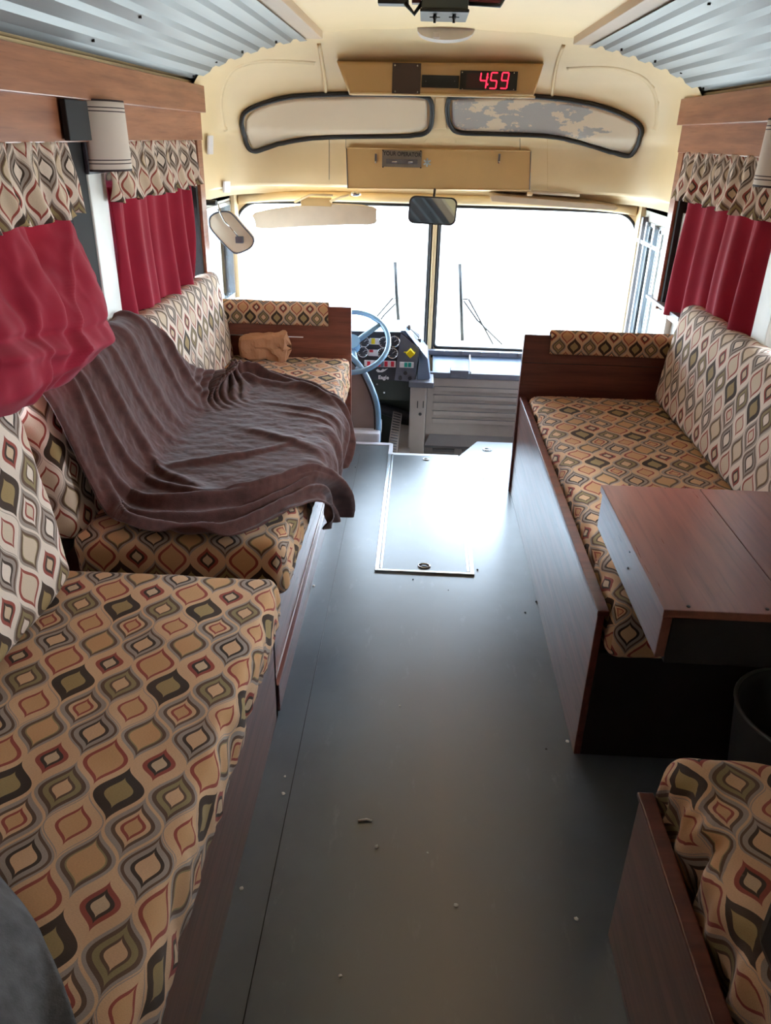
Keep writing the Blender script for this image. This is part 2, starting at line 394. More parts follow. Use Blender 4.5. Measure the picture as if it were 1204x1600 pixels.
# nosing strips and risers at the step down to the driver
bm = bmesh.new(); box(bm, -0.20, 0.18, 3.955, 3.985, -0.03, 0.004, 0.002); box(bm, -0.212, -0.19, 3.96, 4.125, -0.03, 0.004, 0.002); box(bm, -0.75, -0.20, 4.10, 4.135, -0.03, 0.004, 0.002)
fin('nosing', bm, 'seatfr', floor)
bm = bmesh.new(); box(bm, -0.20, 0.18, 3.965, 3.975, -0.42, -0.02); box(bm, -WX, -0.2, 4.105, 4.115, -0.42, -0.03); box(bm, 0.3, WX, 4.21, 4.22, -0.6, -0.03)
fin('riser', bm, 'greyp', floor)
S(B('floor_driver', 'floor', (-WX, WX, 3.9, 5.15, -0.42, -0.37)))
# ------------------------------------------------------------------ side walls with window openings
def side_wall(sg, opens, name):
    bm = bmesh.new(); x0, x1 = (WX, WX+0.05) if sg > 0 else (-WX-0.05, -WX)
    ys = -3.0
    for (ya, yb, za, zb) in opens:
        box(bm, x0, x1, ys, ya, -0.45, 1.9); box(bm, x0, x1, ya, yb, -0.45, za); box(bm, x0, x1, ya, yb, zb, 1.9); ys = yb
    box(bm, x0, x1, ys, 4.86, -0.45, 1.9)
    return S(fin(name, bm, 'white'))
LO = [(-2.5, -1.1, 0.88, 1.55), (1.15, 2.50, 0.88, 1.55), (2.80, 3.86, 0.88, 1.55), (4.15, 4.74, 0.70, 1.24)]
RO = [(1.95, 2.70, 0.88, 1.55), (2.92, 3.92, 0.86, 1.55), (4.22, 4.74, 0.35, 1.20)]
wl = side_wall(-1, LO, 'wall_left'); wr = side_wall(1, RO, 'wall_right')
S(B('wall_back', 'dwood', (-WX, WX, -3.05, -3.0, -0.4, 2.05)))
k = 0
for sg, ops in ((-1, LO), (1, RO)):
    for (ya, yb, za, zb) in ops:
        k += 1; x = sg*(WX+0.025)
        wn = S(T('window_%d' % k, '', '')); del wn['label']; del wn['category']; wn.location = (x, (ya+yb)/2, za)
        bm = bmesh.new(); f = 0.022
        box(bm, x-0.03, x+0.03, ya, ya+f, za, zb, 0.003); box(bm, x-0.03, x+0.03, yb-f, yb, za, zb, 0.003)
        box(bm, x-0.03, x+0.03, ya, yb, za, za+f, 0.003); box(bm, x-0.03, x+0.03, ya, yb, zb-f, zb, 0.003)
        fin('frame', bm, 'alu', wn)
        B('glass', 'glass', (x-0.002, x+0.002, ya+f, yb-f, za+f, zb-f), wn, bev=0)
# door window posts on the right, seen edge on
bm = bmesh.new(); box(bm, 1.175, 1.205, 4.42, 4.45, 0.35, 1.2, 0.003); box(bm, 1.175, 1.205, 4.22, 4.74, 1.08, 1.10, 0.003); box(bm, 1.17, 1.2, 4.25, 4.29, 0.35, 1.17, 0.003); box(bm, 1.18, 1.2, 4.60, 4.62, 0.35, 1.2, .002)
fin('door_rail', bm, 'alu', wr)
B('wall_post', 'greyd', (1.172, 1.2, 4.66, 4.70, 0.3, 1.22), wr)
B('door_lining', 'white', (1.17, 1.2, 3.93, 4.21, 0.3, 1.3), wr)
B('dash_ledge', 'greyd', (1.12, 1.2, 3.60, 4.18, 0.862, 0.88), wr)
B('driver_side_ledge', 'whitep', (-1.2, -1.14, 4.0, 4.8, 0.66, 0.69), wl)
# ------------------------------------------------------------------ front cap (moulded cream shell)
LV = [(1.275, 1.20, 4.97), (1.30, 1.20, 4.945), (1.318, 1.20, 4.90), (1.325, 1.20, 4.82), (1.34, 1.20, 4.80), (1.55, 1.195, 4.755), (1.585, 1.19, 4.72), (1.61, 1.185, 4.66), (1.70, 1.165, 4.60), (1.78, 1.13, 4.54), (1.84, 1.085, 4.48), (1.89, 1.015, 4.41), (1.94, 0.91, 4.31), (1.98, 0.78, 4.18), (2.005, 0.60, 4.07), (2.02, 0.35, 4.0)]
Y0 = 3.86
def cap_pt(lv, th, n):
    z, xw, yf = lv; s = math.sin(th); cth = math.cos(th)
    x = xw*math.copysign(abs(s)**(2/n), s); y = Y0+(yf-Y0)*(abs(cth)**(2/n))
    return Vector((x, y, z))
NTH = 96
verts = []; faces = []
lvs = []
for a, b in zip(LV, LV[1:]):
    for t in (0, 0.34, 0.67): lvs.append(tuple(a[i]+(b[i]-a[i])*t for i in range(3)))
lvs.append(LV[-1])
for lv in lvs:
    nn = 5.2 - 2.4*max(0, (lv[0]-1.6)/0.42)
    for i in range(NTH+1):
        th = -HP+math.pi*i/NTH
        verts.append(cap_pt(lv, th, nn))
for j in range(len(lvs)-1):
    for i in range(NTH):
        a = j*(NTH+1)+i; faces.append((a, a+1, a+NTH+2, a+NTH+1))
# close the crown
top = len(verts)
b0 = (len(lvs)-1)*(NTH+1)
verts.append(Vector((0, Y0, 2.026)))
for i in range(NTH): faces.append((b0+i, b0+i+1, top))
me = bpy.data.meshes.new('wall_front'); me.from_pydata([tuple(v) for v in verts], [], faces)
wf = S(link('wall_front', me, 'cream'))
BV = BVHTree.FromPolygons([tuple(v) for v in verts], faces)
def on_cap(px, py, off=0.0):
    d = ray(px, py).normalized(); h = BV.ray_cast(EYE, d)
    if h[0] is None: return EYE+d*5
    n = h[1]
    if n.dot(d) > 0: n = -n
    return h[0]+n*off
# ------------------------------------------------------------------ windscreen wall: bridged frames round two panes
def yplan(x): return 4.985-0.17*(abs(x)/1.2)**5
def rrect(x0, x1, z0, z1, r, n=10, rr=None):
    out = []; rs = rr or (r, r, r, r)
    for (cx, cz, a0, q) in ((x1, z1, 0, rs[0]), (x0, z1, 90, rs[1]), (x0, z0, 180, rs[2]), (x1, z0, 270, rs[3])):
        sx = -1 if cx == x1 else 1; sz = -1 if cz == z1 else 1
        for i in range(n+1):
            a = math.radians(a0+90*i/n); out.append((cx+sx*q+q*math.cos(a), cz+sz*q+q*math.sin(a)))
    return out
def densify(pl, step=0.04):
    out = []
    for i in range(len(pl)):
        a = pl[i]; b = pl[(i+1) % len(pl)]; d = math.hypot(b[0]-a[0], b[1]-a[1]); n = max(1, int(d/step))
        for k_ in range(n): out.append((a[0]+(b[0]-a[0])*k_/n, a[1]+(b[1]-a[1])*k_/n))
    return out
ZT, ZB = 1.225, 0.362
panes = {'L': (-1.185, -0.026, ZB, ZT, (0.03, 0.12, 0.10, 0.03)), 'R': (0.034, 1.185, ZB, ZT, (0.12, 0.03, 0.03, 0.10))}
bm = bmesh.new()
for key, (x0, x1, z0, z1, rs) in panes.items():
    inner = densify(rrect(x0, x1, z0, z1, 0, 10, rs)); ox0, ox1 = (-1.25, 0.004) if key == 'L' else (0.004, 1.25); oz0, oz1 = 0.0, 1.30
    cx, cz = (x0+x1)/2, (z0+z1)/2; ring = []
    for (x, z) in inner:
        dx, dz = x-cx, z-cz
        s = min(((ox1 if dx > 0 else ox0)-cx)/dx if abs(dx) > 1e-6 else 9e9, ((oz1 if dz > 0 else oz0)-cz)/dz if abs(dz) > 1e-6 else 9e9)
        ring.append((cx+dx*s, cz+dz*s))
    A = [bm.verts.new((x, yplan(x), z)) for x, z in inner]; Bv = [bm.verts.new((x, yplan(x), z)) for x, z in ring]; n = len(A)
    for i in range(n): bm.faces.new((A[i], A[(i+1) % n], Bv[(i+1) % n], Bv[i]))
o = S(fin('wall_front_lower', bm, 'cream')); md = o.modifiers.new('t', 'SOLIDIFY'); md.thickness = 0.03; md.offset = 0
for kk, key in ((11, 'L'), (12, 'R')):
    x0, x1, z0, z1, rs = panes[key]
    wn = S(T('window_%d' % kk, '', '', ((x0+x1)/2, 4.98, z0))); del wn['label']; del wn['category']
    pl = densify(rrect(x0, x1, z0, z1, 0, 10, rs))
    tube('gasket', [(x, yplan(x)-0.012, z) for x, z in pl], 0.011, 'rubber', wn, 8, True)
    grid('glass', 24, 2, lambda u, v: (x0+(x1-x0)*u, yplan(x0+(x1-x0)*u)+0.01, z0+(z1-z0)*v), 'glass', wn)
# corner infill below the cap between walls and windscreen
for sg in (-1, 1):
    pts = [(sg*1.2, 4.74), (sg*1.215, 4.80), (sg*1.2, 4.84)]
    S(B('wall_corner_post', 'cream', (min(sg*1.17, sg*1.24), max(sg*1.17, sg*1.24), 4.73, 4.85, -0.4, 1.32), bev=0.02))
# header roll above the windscreen
hp = [(x, yplan(x)-0.03-0.0*abs(x), 1.262-0.02*(abs(x)/1.17)**6) for x in np.linspace(-1.17, 1.17, 41)]
tube('header_roll', hp, 0.028, 'cream', wf, 14)
# centre pillar rails
pr = S(B('trim_1', 'cream', (-0.008, 0.016, 4.93, 4.96, 0.30, 1.26), bev=0.006))
B('rail', 'rubber', (-0.022, -0.010, 4.94, 4.965, 0.30, 1.25), pr); B('rail', 'rubber', (0.018, 0.030, 4.94, 4.965, 0.30, 1.25), pr)
# ------------------------------------------------------------------ ceiling
def roofz(x):
    return interp(abs(x), [(0, 2.03), (0.35, 2.024), (0.55, 2.01), (0.70, 1.992), (0.85, 1.955), (1.0, 1.905), (1.09, 1.86), (1.16, 1.80), (1.2, 1.75)])
ce = S(grid('ceiling', 40, 2, lambda u, v: (-1.22+2.44*u, -3+v*(3.97+3), roofz(-1.22+2.44*u)+0.02*(abs(-1.22+2.44*u) > 0.62)), 'ceil', solid=0.01))
for sg in (-1, 1):
    xs = []; x = 0.62; P = 0.074; d = 0.013
    while x < 1.13:
        xs += [(x, 0), (x+P*0.42, 0), (x+P*0.56, d), (x+P*0.86, d)]; x += P
    prof = [(sg*min(q, 1.17), roofz(min(q, 1.17))-0.034+h) for q, h in xs]
    def fn(u, v, prof=prof):
        i = int(round(u*(len(prof)-1))); return (prof[i][0], -3+v*6.93+0.012*(i % 4 > 1)*v, prof[i][1])
    o = grid('corrugated_sheet', len(prof)-1, 6, fn, 'galv', ce, smooth=False); o.modifiers.new('t', 'SOLIDIFY').thickness = 0.001
    bm = bmesh.new(); box(bm, min(sg*0.55, sg*0.66), max(sg*0.55, sg*0.66), -3, 3.93, 1.975, 2.03, 0.004); fin('beam', bm, 'beam', ce)
    for (ys, xo) in ((3.80, 0.72), (3.80, 0.86), (3.80, 1.0), (3.80, 1.10), (2.6, 0.70), (2.6, 0.90), (2.6, 1.05), (1.9, 1.08)):
        xq = min(xs, key=lambda q: abs(q[0]-xo) + (9 if q[1] else 0))[0]+0.01
        cyl('screw', (sg*xq, ys, roofz(xq)-0.030), (sg*xq, ys, roofz(xq)-0.040), 0.005, 'screwm', ce, seg=8)
    # cream strip below the metal
    grid('edge_strip', 2, 2, lambda u, v: (sg*(1.17-0.03*u), -3+v*6.9, 1.74+0.06*u), 'cream', ce, solid=0.004)
for sg in (-1, 1):
    a, b = sorted((sg*1.13, sg*1.26)); S(B('trim_%s_cove' % ('left' if sg < 0 else 'right'), 'cream', (a, b, 3.90, 4.25, 1.60, 1.84), bev=0.01)) if False else None
S(grid('ceiling_front_shell', 40, 8, lambda u, v: (-1.25+2.5*u, 3.6+1.5*v, 2.09-0.14*abs(-1.25+2.5*u)**3-0.0*v), 'weld', solid=0.02))
for sg in (-1, 1):
    a, b = sorted((sg*1.2, sg*1.27)); S(B('trim_%s_hull' % ('left' if sg < 0 else 'right'), 'weld', (a, b, 3.5, 5.1, 1.25, 1.9)))
S(B('wall_front_hull', 'weld', (-1.27, 1.27, 5.02, 5.08, 1.26, 2.1)))
# ------------------------------------------------------------------ cap details
for (kk, mat, xs_, topc, botc, out) in (
    (13, 'peelL', (384, 667), [(384, 186), (395, 171), (420, 160), (460, 152), (530, 150), (600, 148), (667, 152)], [(384, 205), (392, 229), (400, 231), (425, 221), (460, 211), (500, 208), (600, 207), (655, 204), (667, 196)],
     [(376, 188), (384, 172), (410, 160), (450, 150), (500, 146), (560, 145), (620, 146), (660, 148), (673, 158), (674, 190), (665, 206), (640, 210), (560, 211), (500, 213), (450, 220), (415, 231), (397, 236), (386, 229), (380, 208)]),
    (14, 'peelR', (706, 998), [(706, 154), (800, 150), (860, 153), (920, 163), (965, 177), (990, 190), (998, 200)], [(706, 192), (718, 202), (780, 205), (850, 207), (900, 215), (940, 228), (975, 239), (985, 236), (998, 210)],
     [(700, 158), (710, 149), (780, 147), (850, 150), (910, 158), (955, 170), (990, 186), (1003, 200), (1000, 215), (990, 238), (978, 243), (945, 233), (900, 219), (850, 211), (780, 208), (720, 206), (704, 196), (699, 178)])):
    wn = S(T('window_%d' % kk, '', '', on_cap(out[0][0], out[0][1]))); del wn['label']; del wn['category']
    grid('painted_pane', 60, 8, lambda u, v: on_cap(xs_[0]+(xs_[1]-xs_[0])*u, interp(xs_[0]+(xs_[1]-xs_[0])*u, topc)*(1-v)+interp(xs_[0]+(xs_[1]-xs_[0])*u, botc)*v, 0.006), mat, wn, solid=0.003)
    path = smooth_path([Vector((a, b, 0)) for a, b in out], 5, True)
    tube('gasket', [on_cap(p.x, p.y, 0.008) for p in path], 0.0125, 'rubber', wn, 8, True)
# seams and battens on the shell
def strip(pts, w_, mat, par, name='batten', off=0.002):
    ps = smooth_path([Vector((a, b, 0)) for a, b in pts], 5); tube(name, [on_cap(p.x, p.y, off) for p in ps], w_, mat, par, 6)
strip([(498, 68), (505, 110), (509, 146)], 0.010, 'cream', wf); strip([(880, 70), (868, 105), (862, 150)], 0.009, 'cream', wf)
strip([(514, 216), (514, 292)], 0.0015, 'greyd', wf, 'seam', 0); strip([(540, 216), (540, 232)], 0.0015, 'greyd', wf, 'seam', 0)
strip([(812, 216), (812, 234)], 0.0015, 'greyd', wf, 'seam', 0); strip([(855, 216), (855, 296)], 0.001, 'creamd', wf, 'seam', 0)
strip([(352, 205), (348, 188), (346, 150), (362, 112), (400, 97), (450, 96), (492, 99)], 0.032, 'cream', wf, 'moulded_rib', -0.027)
strip([(1022, 205), (1026, 188), (1024, 150), (1004, 122), (965, 108), (920, 106), (885, 108)], 0.032, 'cream', wf, 'moulded_rib', -0.027)
# neck between the two upper panes
poly_prism('pillar_flare', [on_cap(a, b, 0.004) for a, b in ((680, 152), (695, 152), (696, 200), (712, 222), (662, 222), (678, 200))], (0, 0.01, 0), 'cream', wf, 0.002)
# sign box housing
hb = T('sign_box_housing', 'cream moulded overhead housing holding the clock and blank plates', 'housing', (0, 4.4, 1.78))
f = [at(525, 95, 1, 4.27), at(850, 99, 1, 4.27), at(834, 150, 1, 4.27), at(545, 148, 1, 4.27)]
fc = [Vector((p.x*1.0, 4.27, p.z)) for p in f]
bm = bmesh.new(); a = [bm.verts.new(p) for p in fc]; b = [bm.verts.new(p+Vector((0, 0.42, 0.012))) for p in fc]; bm.faces.new(a)
for i in range(4): bm.faces.new((a[i], b[i], b[(i+1) % 4], a[(i+1) % 4]))
bmesh.ops.bevel(bm, geom=[e for e in bm.edges if all(v in a for v in e.verts)], offset=0.02, segments=4, profile=0.5, affect='EDGES')
fin('shell', bm, 'creamd', hb, True)  # darker cream puts the shade of the down-tilted face into the colour
tube('lip', [(-0.46, 4.272, 1.783), (0.45, 4.272, 1.785)], 0.006, 'cream', hb, 8)
def plate_px(name, px0, py0, px1, py1, Y, th, mat, parent=None, bev=0.002):
    a = at(px0, py0, 1, Y); b = at(px1, py1, 1, Y)
    return B(name, mat, (min(a.x, b.x), max(a.x, b.x), Y-th, Y, min(a.z, b.z), max(a.z, b.z)), parent, bev)
t = T('cover_plate', 'square brown blank plate screwed left of the overhead clock', 'plate', at(635, 145, 1, 4.27))
plate_px('plate', 613, 98, 656, 147, 4.268, 0.006, 'brownp', t)
for a, b in ((617, 102), (652, 103), (617, 143), (652, 144)):
    p = at(a, b, 1, 4.262); cyl('screw', p, p-Vector((0, 0.004, 0)), 0.004, 'chrome', t, seg=10)
t = T('blank_display', 'narrow black blank display between brown plate and clock', 'display', at(687, 138, 1, 4.27))
plate_px('body', 659, 117, 716, 138, 4.268, 0.008, 'black', t)
for a in (665, 710): p = at(a, 127, 1, 4.26); cyl('screw', p, p-Vector((0, 0.003, 0)), 0.003, 'greyd', t, seg=8)
t = T('digital_clock', 'black digital clock with red digits above the windscreen', 'clock', at(762, 142, 1, 4.27))
plate_px('case', 719, 110, 806, 142, 4.268, 0.014, 'black', t); plate_px('dim_window', 729, 114, 792, 139, 4.2535, 0.001, 'leddark', t, 0)
for a, b in ((722, 113), (803, 114), (722, 139), (802, 140)): p = at(a, b, 1, 4.254); cyl('screw', p, p-Vector((0, 0.004, 0)), 0.003, 'chrome', t, seg=8)
SEG = {'4': 'bcfg', '5': 'acdfg', '9': 'abcdfg'}
def digit(ch, p, w_, h, par):
    bm = bmesh.new(); s = 0.0028; sl = 0.10
    def bar(x0, z0, x1, z1):
        A = Vector((p.x+x0+z0*sl, p.y, p.z+z0)); Bq = Vector((p.x+x1+z1*sl, p.y, p.z+z1)); d = (Bq-A).normalized()*s*0.7
        n = Vector((-(Bq-A).z, 0, (Bq-A).x)).normalized()*s
        vs = [A+d*0, A+d+n, Bq-d+n, Bq, Bq-d-n, A+d-n]
        a = [bm.verts.new(v) for v in vs]; b = [bm.verts.new(v-Vector((0, 0.0015, 0))) for v in vs]; bm.faces.new(a); bm.faces.new(b[::-1])
        for i in range(6): bm.faces.new((a[i], b[i], b[(i+1) % 6], a[(i+1) % 6]))
    G_ = {'a': (0, h, w_, h), 'b': (w_, h/2, w_, h), 'c': (w_, 0, w_, h/2), 'd': (0, 0, w_, 0), 'e': (0, 0, 0, h/2), 'f': (0, h/2, 0, h), 'g': (0, h/2, w_, h/2)}
    for q in SEG[ch]: bar(*G_[q])
    return fin('digit', bm, 'led', par)
for ch, a in (('4', 748), ('5', 764), ('9', 781)):
    p = at(a, 138, 1, 4.251); digit(ch, p, 0.031, 0.066, t)
for b in (121, 132): p = at(761, b, 1, 4.251); cyl('colon_dot', p, p-Vector((0, 0.002, 0)), 0.005, 'led', t, seg=8)
# operator panel
OY = 4.735
t = T('access_panel', 'tan rectangular access panel above the windscreen', 'panel', at(685, 296, 1, OY))
pts = [at(541, 231, 1, OY), at(829, 236, 1, OY), at(827, 297, 1, OY), at(543, 294, 1, OY)]
poly_prism('panel', pts, (0, 0.03, 0), 'creamd', t, 0.003)
for i in range(4):
    tube('reveal', [pts[i]+Vector((0, -0.001, 0)), pts[(i+1) % 4]+Vector((0, -0.001, 0))], 0.0028, 'greyd' if i in (1, 3) else 'creamd', t, 6)
for a in (587, 780):
    p = at(a, 240, 1, OY-0.004); B('latch', 'greyd', (p.x-0.006, p.x+0.006, p.y-0.006, p.y, p.z-0.04, p.z), t); B('latch', 'chrome', (p.x-0.005, p.x+0.005, p.y-0.014, p.y, p.z-0.05, p.z-0.038), t)
t = T('operator_nameplate', 'small metal nameplate reading YOUR OPERATOR on the tan panel', 'sign', at(628, 262, 1, OY))
plate_px('plate', 597, 234, 658, 262, OY-0.002, 0.004, 'plate', t)
p = at(628, 241, 1, OY-0.008); text('lettering', 'YOUR OPERATOR', 0.030, p, (1, 0, -.02), (0, 0, 1), 'letter', t, sx=0.87, bold=0.0006)
for q in ((598, 235), (657, 236), (598, 261), (657, 262)): p = at(q[0], q[1], 1, OY-0.006); cyl('rivet', p, p-Vector((0, 0.003, 0)), 0.004, 'screwm', t, seg=8)
plate_px('name_slot', 603, 248, 652, 257, OY-0.006, 0.002, 'greyd', t); plate_px('slot_tab', 612, 252, 620, 255, OY-0.008, 0.002, 'chrome', t); plate_px('slot_tab', 637, 252, 645, 255, OY-0.008, 0.002, 'chrome', t)
t = T('cross_sticker', 'small pale blue cross shaped sticker right of the nameplate', 'sticker', at(667, 262, 1, OY))
bm = bmesh.new(); p = at(667, 254, 1, OY-0.003)
for r_ in range(3):
    mt = Matrix.Translation(p) @ Matrix.Rotation(math.radians(60*r_), 4, 'Y'); box(bm, -0.004, 0.004, -0.001, 0.0, -0.022, 0.022, 0, mt)
fin('star', bm, 'medal', t)
# dome light
t = T('dome_light', 'white half round dome light at the front of the ceiling', 'light', (0, 3.95, 2.01))
bm = bmesh.new(); n = 20
cpt = at(696, 47, 1, 3.94)
def dome(rx, rz, y0, y1, z0):
    a = [bm.verts.new((cpt.x+rx*math.cos(math.pi*i/n), y0, z0-rz*math.sin(math.pi*i/n)**0.8)) for i in range(n+1)]; b = [bm.verts.new((v.co.x*1.0, y1, v.co.z)) for v in a]
    bm.faces.new(a); bm.faces.new(b[::-1])
    for i in range(n): bm.faces.new((a[i], b[i], b[i+1], a[i+1]))
    bm.faces.new((a[0], a[-1], b[-1], b[0]))
dome(0.125, 0.045, 3.90, 4.03, cpt.z+0.004); fin('lens', bm, 'lens', t, False)
B('switch', 'whitep', (cpt.x-0.055, cpt.x-0.025, 3.885, 3.90, cpt.z-0.035, cpt.z-0.015), t)
# hanging dark case at the top edge
t = T('overhead_rack', 'dark green case hung from the ceiling with two small knobs', 'rack', at(693, 17, 1, 2.9))
p0 = at(658, 15, 1, 2.9); p1 = at(731, 16, 1, 2.9)
B('case', 'olive', (p0.x, p1.x, 2.9, 3.12, p0.z, 2.02), t, 0.004); B('lower_rim', 'black', (p0.x-0.004, p1.x+0.004, 2.895, 3.13, p0.z-0.006, p0.z+0.004), t)
for a in (679, 709):
    p = at(a, 27, 1, 2.95); cyl('knob', (p.x, 2.95, p.z-0.016), (p.x, 2.95, p0.z), 0.0045, 'black', t, seg=10, r1=0.004)
    bm = bmesh.new(); tube_bm(bm, [(p.x, 2.95, p.z+0.012), (p.x, 2.95, p.z), (p.x, 2.95, p.z-0.012)], [0.003, 0.008, 0.002], 10); fin('bulb', bm, 'black', t, True)
    tube('cross_wire', [(p.x-0.017, 2.95, p.z), (p.x+0.017, 2.95, p.z)], 0.0018, 'black', t, 6)
q0 = at(732, 3, 1, 2.95); q1 = at(786, 4, 1, 2.95); B('arm', 'maroon', (q0.x, q1.x, 2.94, 3.0, q0.z-0.004, 2.015), t); tube('arm_trim', [(q0.x, 2.94, q0.z-0.006), (q1.x-0.01, 2.94, q1.z-0.01), (q1.x, 2.94, q1.z+0.01)], 0.006, 'black', t, 6)
q0 = at(590, 5, 1, 2.95); q1 = at(657, 3, 1, 2.95); B('arm', 'black', (q0.x, q0.x+0.1, 2.94, 3.0, q0.z-0.002, 2.015), t); tube('wire', [(q0.x+0.09, 2.94, q0.z), (q0.x+0.12, 2.93, q0.z-0.03), (q0.x+0.15, 2.94, q0.z+0.01)], 0.007, 'black', t, 6); B('connector', 'maroon', (q0.x+0.11, q1.x, 2.96, 3.0, q1.z-0.002, 2.012), t)
# small white plates on the left of the shell
for i, (a0, b0_, a1, b1_, lab) in enumerate(((320, 211, 327, 241, 'small white switch plate beside the left fascia end'), (345, 283, 354, 328, 'tall white strip plate above the driver side mirror'))):
    o = poly_prism('wall_plate', [on_cap(a0, b0_, 0.012), on_cap(a1, b0_, 0.012), on_cap(a1, min(b1_, 300), 0.012), on_cap(a0, min(b1_, 300), 0.012)], (0.008, 0.004, 0), 'whitep'); tag(o, lab, 'plate')
# ------------------------------------------------------------------ fascia (timber pelmets) both sides
for sg, nm, ye in ((-1, 'left', 3.97), (1, 'right', 4.10)):
    t = S(T('trim_%s_fascia' % nm, '', '', (sg*1.13, 2, 1.55))); del t['label']; del t['category']
    def bx(nm2, xi, xo, ya, yb, za, zb, mt='fascia'):
        a, b = sorted((sg*xi, sg*xo)); return B(nm2, mt, (a, b, ya, yb, za, zb), t, 0.003)
    bx('upper_board', 1.105, 1.19, -3, ye, 1.675, 1.785); bx('lower_board', 1.125, 1.19, -3, ye-0.02, 1.56, 1.676)
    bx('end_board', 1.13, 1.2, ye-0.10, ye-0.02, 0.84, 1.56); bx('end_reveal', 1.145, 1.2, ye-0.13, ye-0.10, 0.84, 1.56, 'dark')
# posts between windows
for sg, ya, yb, z0 in ((-1, 2.60, 2.745, 0.85), (1, 2.73, 2.86, 0.85)):
    a, b = sorted((sg*1.145, sg*1.2)); S(B('trim_%s_post' % ('left' if sg < 0 else 'right'), 'white', (a, b, ya, yb, z0, 1.575), bev=0.006))
S(B('trim_left_post_recess_shade', 'dark', (-1.195, -1.15, 2.45, 2.60, 0.9, 1.56)))  # dark box painted as the shade in the recess beside the post
S(B('trim_left_post_shade_block', 'dark', (-1.118, -1.10, 2.40, 2.56, 1.565, 1.672)))  # dark block stands in for the shadow beside the lamp
# timber sill rails at the bottom of the windows
for sg in (-1, 1):
    a, b = sorted((sg*1.15, sg*1.2)); S(B('trim_%s_sill' % ('left' if sg < 0 else 'right'), 'fascia', (a, b, 0.0, 3.86, 0.82, 0.875)))
# ------------------------------------------------------------------ valances and curtains
def pleat(y, a, seed, k_): return a*(math.sin(y*k_+seed)+0.45*math.sin(y*k_*2.3+seed*2)+0.5*noise.noise(Vector((y*7, seed, 0))))
def valance(name, sg, ya, yb, zt, zb, lab, seed, slope=0.0):
    Ly = yb-ya
    def fn(u, v):
        y = ya+Ly*u; z = zt+(zb-zt)*v + (0.006*math.sin(u*Ly*34+seed) if v == 1 else 0)
        x = 1.128 - 0.022*v + pleat(y+0.03*math.sin(v*3), 0.007+0.009*v, seed, 42)
        x += 0.004*math.sin(y*160+seed)*(1-v)**3
        return (sg*x, y, z)
    o = grid(name, int(Ly/0.008), 16, fn, 'ogee_lit', uvf=lambda u, v: (u*Ly*1.35, -v*(zt-zb)*1.1), solid=0.002)
    return tag(o, lab, 'valance')
valance('curtain_valance', -1, 0.9, 2.44, 1.562, 1.365, 'patterned valance over the nearer left window', 1.0)
valance('curtain_valance', -1, 2.70, 3.78, 1.562, 1.375, 'patterned valance over the far left window, behind the wall lamp', 2.0)
valance('curtain_valance', 1, 2.55, 3.93, 1.565, 1.365, 'patterned valance over the right window beside the wall lamp', 3.5)
def curtain(name, sg, ya, yb, zt, zb, lab, seed, amp=0.028, k_=26, xb=1.150, bulge=0.0, shear=0.0, solid=0.002):
    Ly = yb-ya
    def fn(u, v):
        y = ya+Ly*u + shear*v; z = zt+(zb(u)-zt)*v
        x = xb + pleat(ya+Ly*u+0.015*math.sin(v*4+seed), amp*(0.6+0.5*v), seed, k_) - bulge*math.sin(math.pi*min(1, v*1.05))**1.0
        return (sg*x, y, z)
    return tag(grid(name, int(Ly/0.007), 30, fn, 'red', solid=solid), lab, 'curtain')
curtain('window_curtain', -1, 2.76, 3.73, 1.42, lambda u: 0.88+0.02*u, 'red pleated curtain at the far left window', 0.4)
curtain('window_curtain', 1, 2.86, 3.93, 1.42, lambda u: 0.86, 'red pleated curtain at the right window beside the cream door lining', 2.2, k_=24, amp=0.030)
# near left curtain, billowing over the sofa back
def bill(u, v):
    y = 0.9+1.53*u; edge = max(0, (u-0.72)/0.28)
    zb = 0.955+0.07*(1-u) + 0.05*edge**3
    z = 1.42+(zb-1.42)*v
    y -= 0.14*edge**2*max(0, v-0.55)**1.5*2.2
    x = 1.15 - 0.165*math.sin(math.pi*0.5*min(1, v*1.15))**1.7*(1-0.45*edge**2)
    f1 = math.sin(y*21+1.2*v+0.9*noise.noise(Vector((y*2, v*2, 7))))
    x += 0.022*(1-v*0.45)*math.copysign(abs(f1)**1.4, f1)
    N = noise.noise
    def crease(d, w_): return math.exp(-(d/w_)**2)
    x -= 0.016*crease((y-2.15)+0.55*(v-0.5)+0.03*N(Vector((v*6, 0, 1))), 0.020)*min(1, v*2)
    x -= 0.018*crease((y-1.86)+0.25*(v-0.6), 0.022)*min(1, v*1.5)
    x += 0.018*crease((y-2.02)+0.35*(v-0.6), 0.03)
    x -= 0.016*crease((v-0.80)-0.35*(y-2.0)+0.02*N(Vector((y*8, 0, 4))), 0.035)*(y > 1.6)
    x += 0.014*crease((v-0.70)-0.30*(y-2.0), 0.03)
    x += 0.008*N(Vector((y*16, v*10, 3)))
    x += 0.05*max(0, v-0.88)/0.12
    return (-x, y, z)
tag(grid('window_curtain', 200, 60, bill, 'red', solid=0.002), 'large red curtain billowing over the sofa back at the nearer left window', 'curtain')
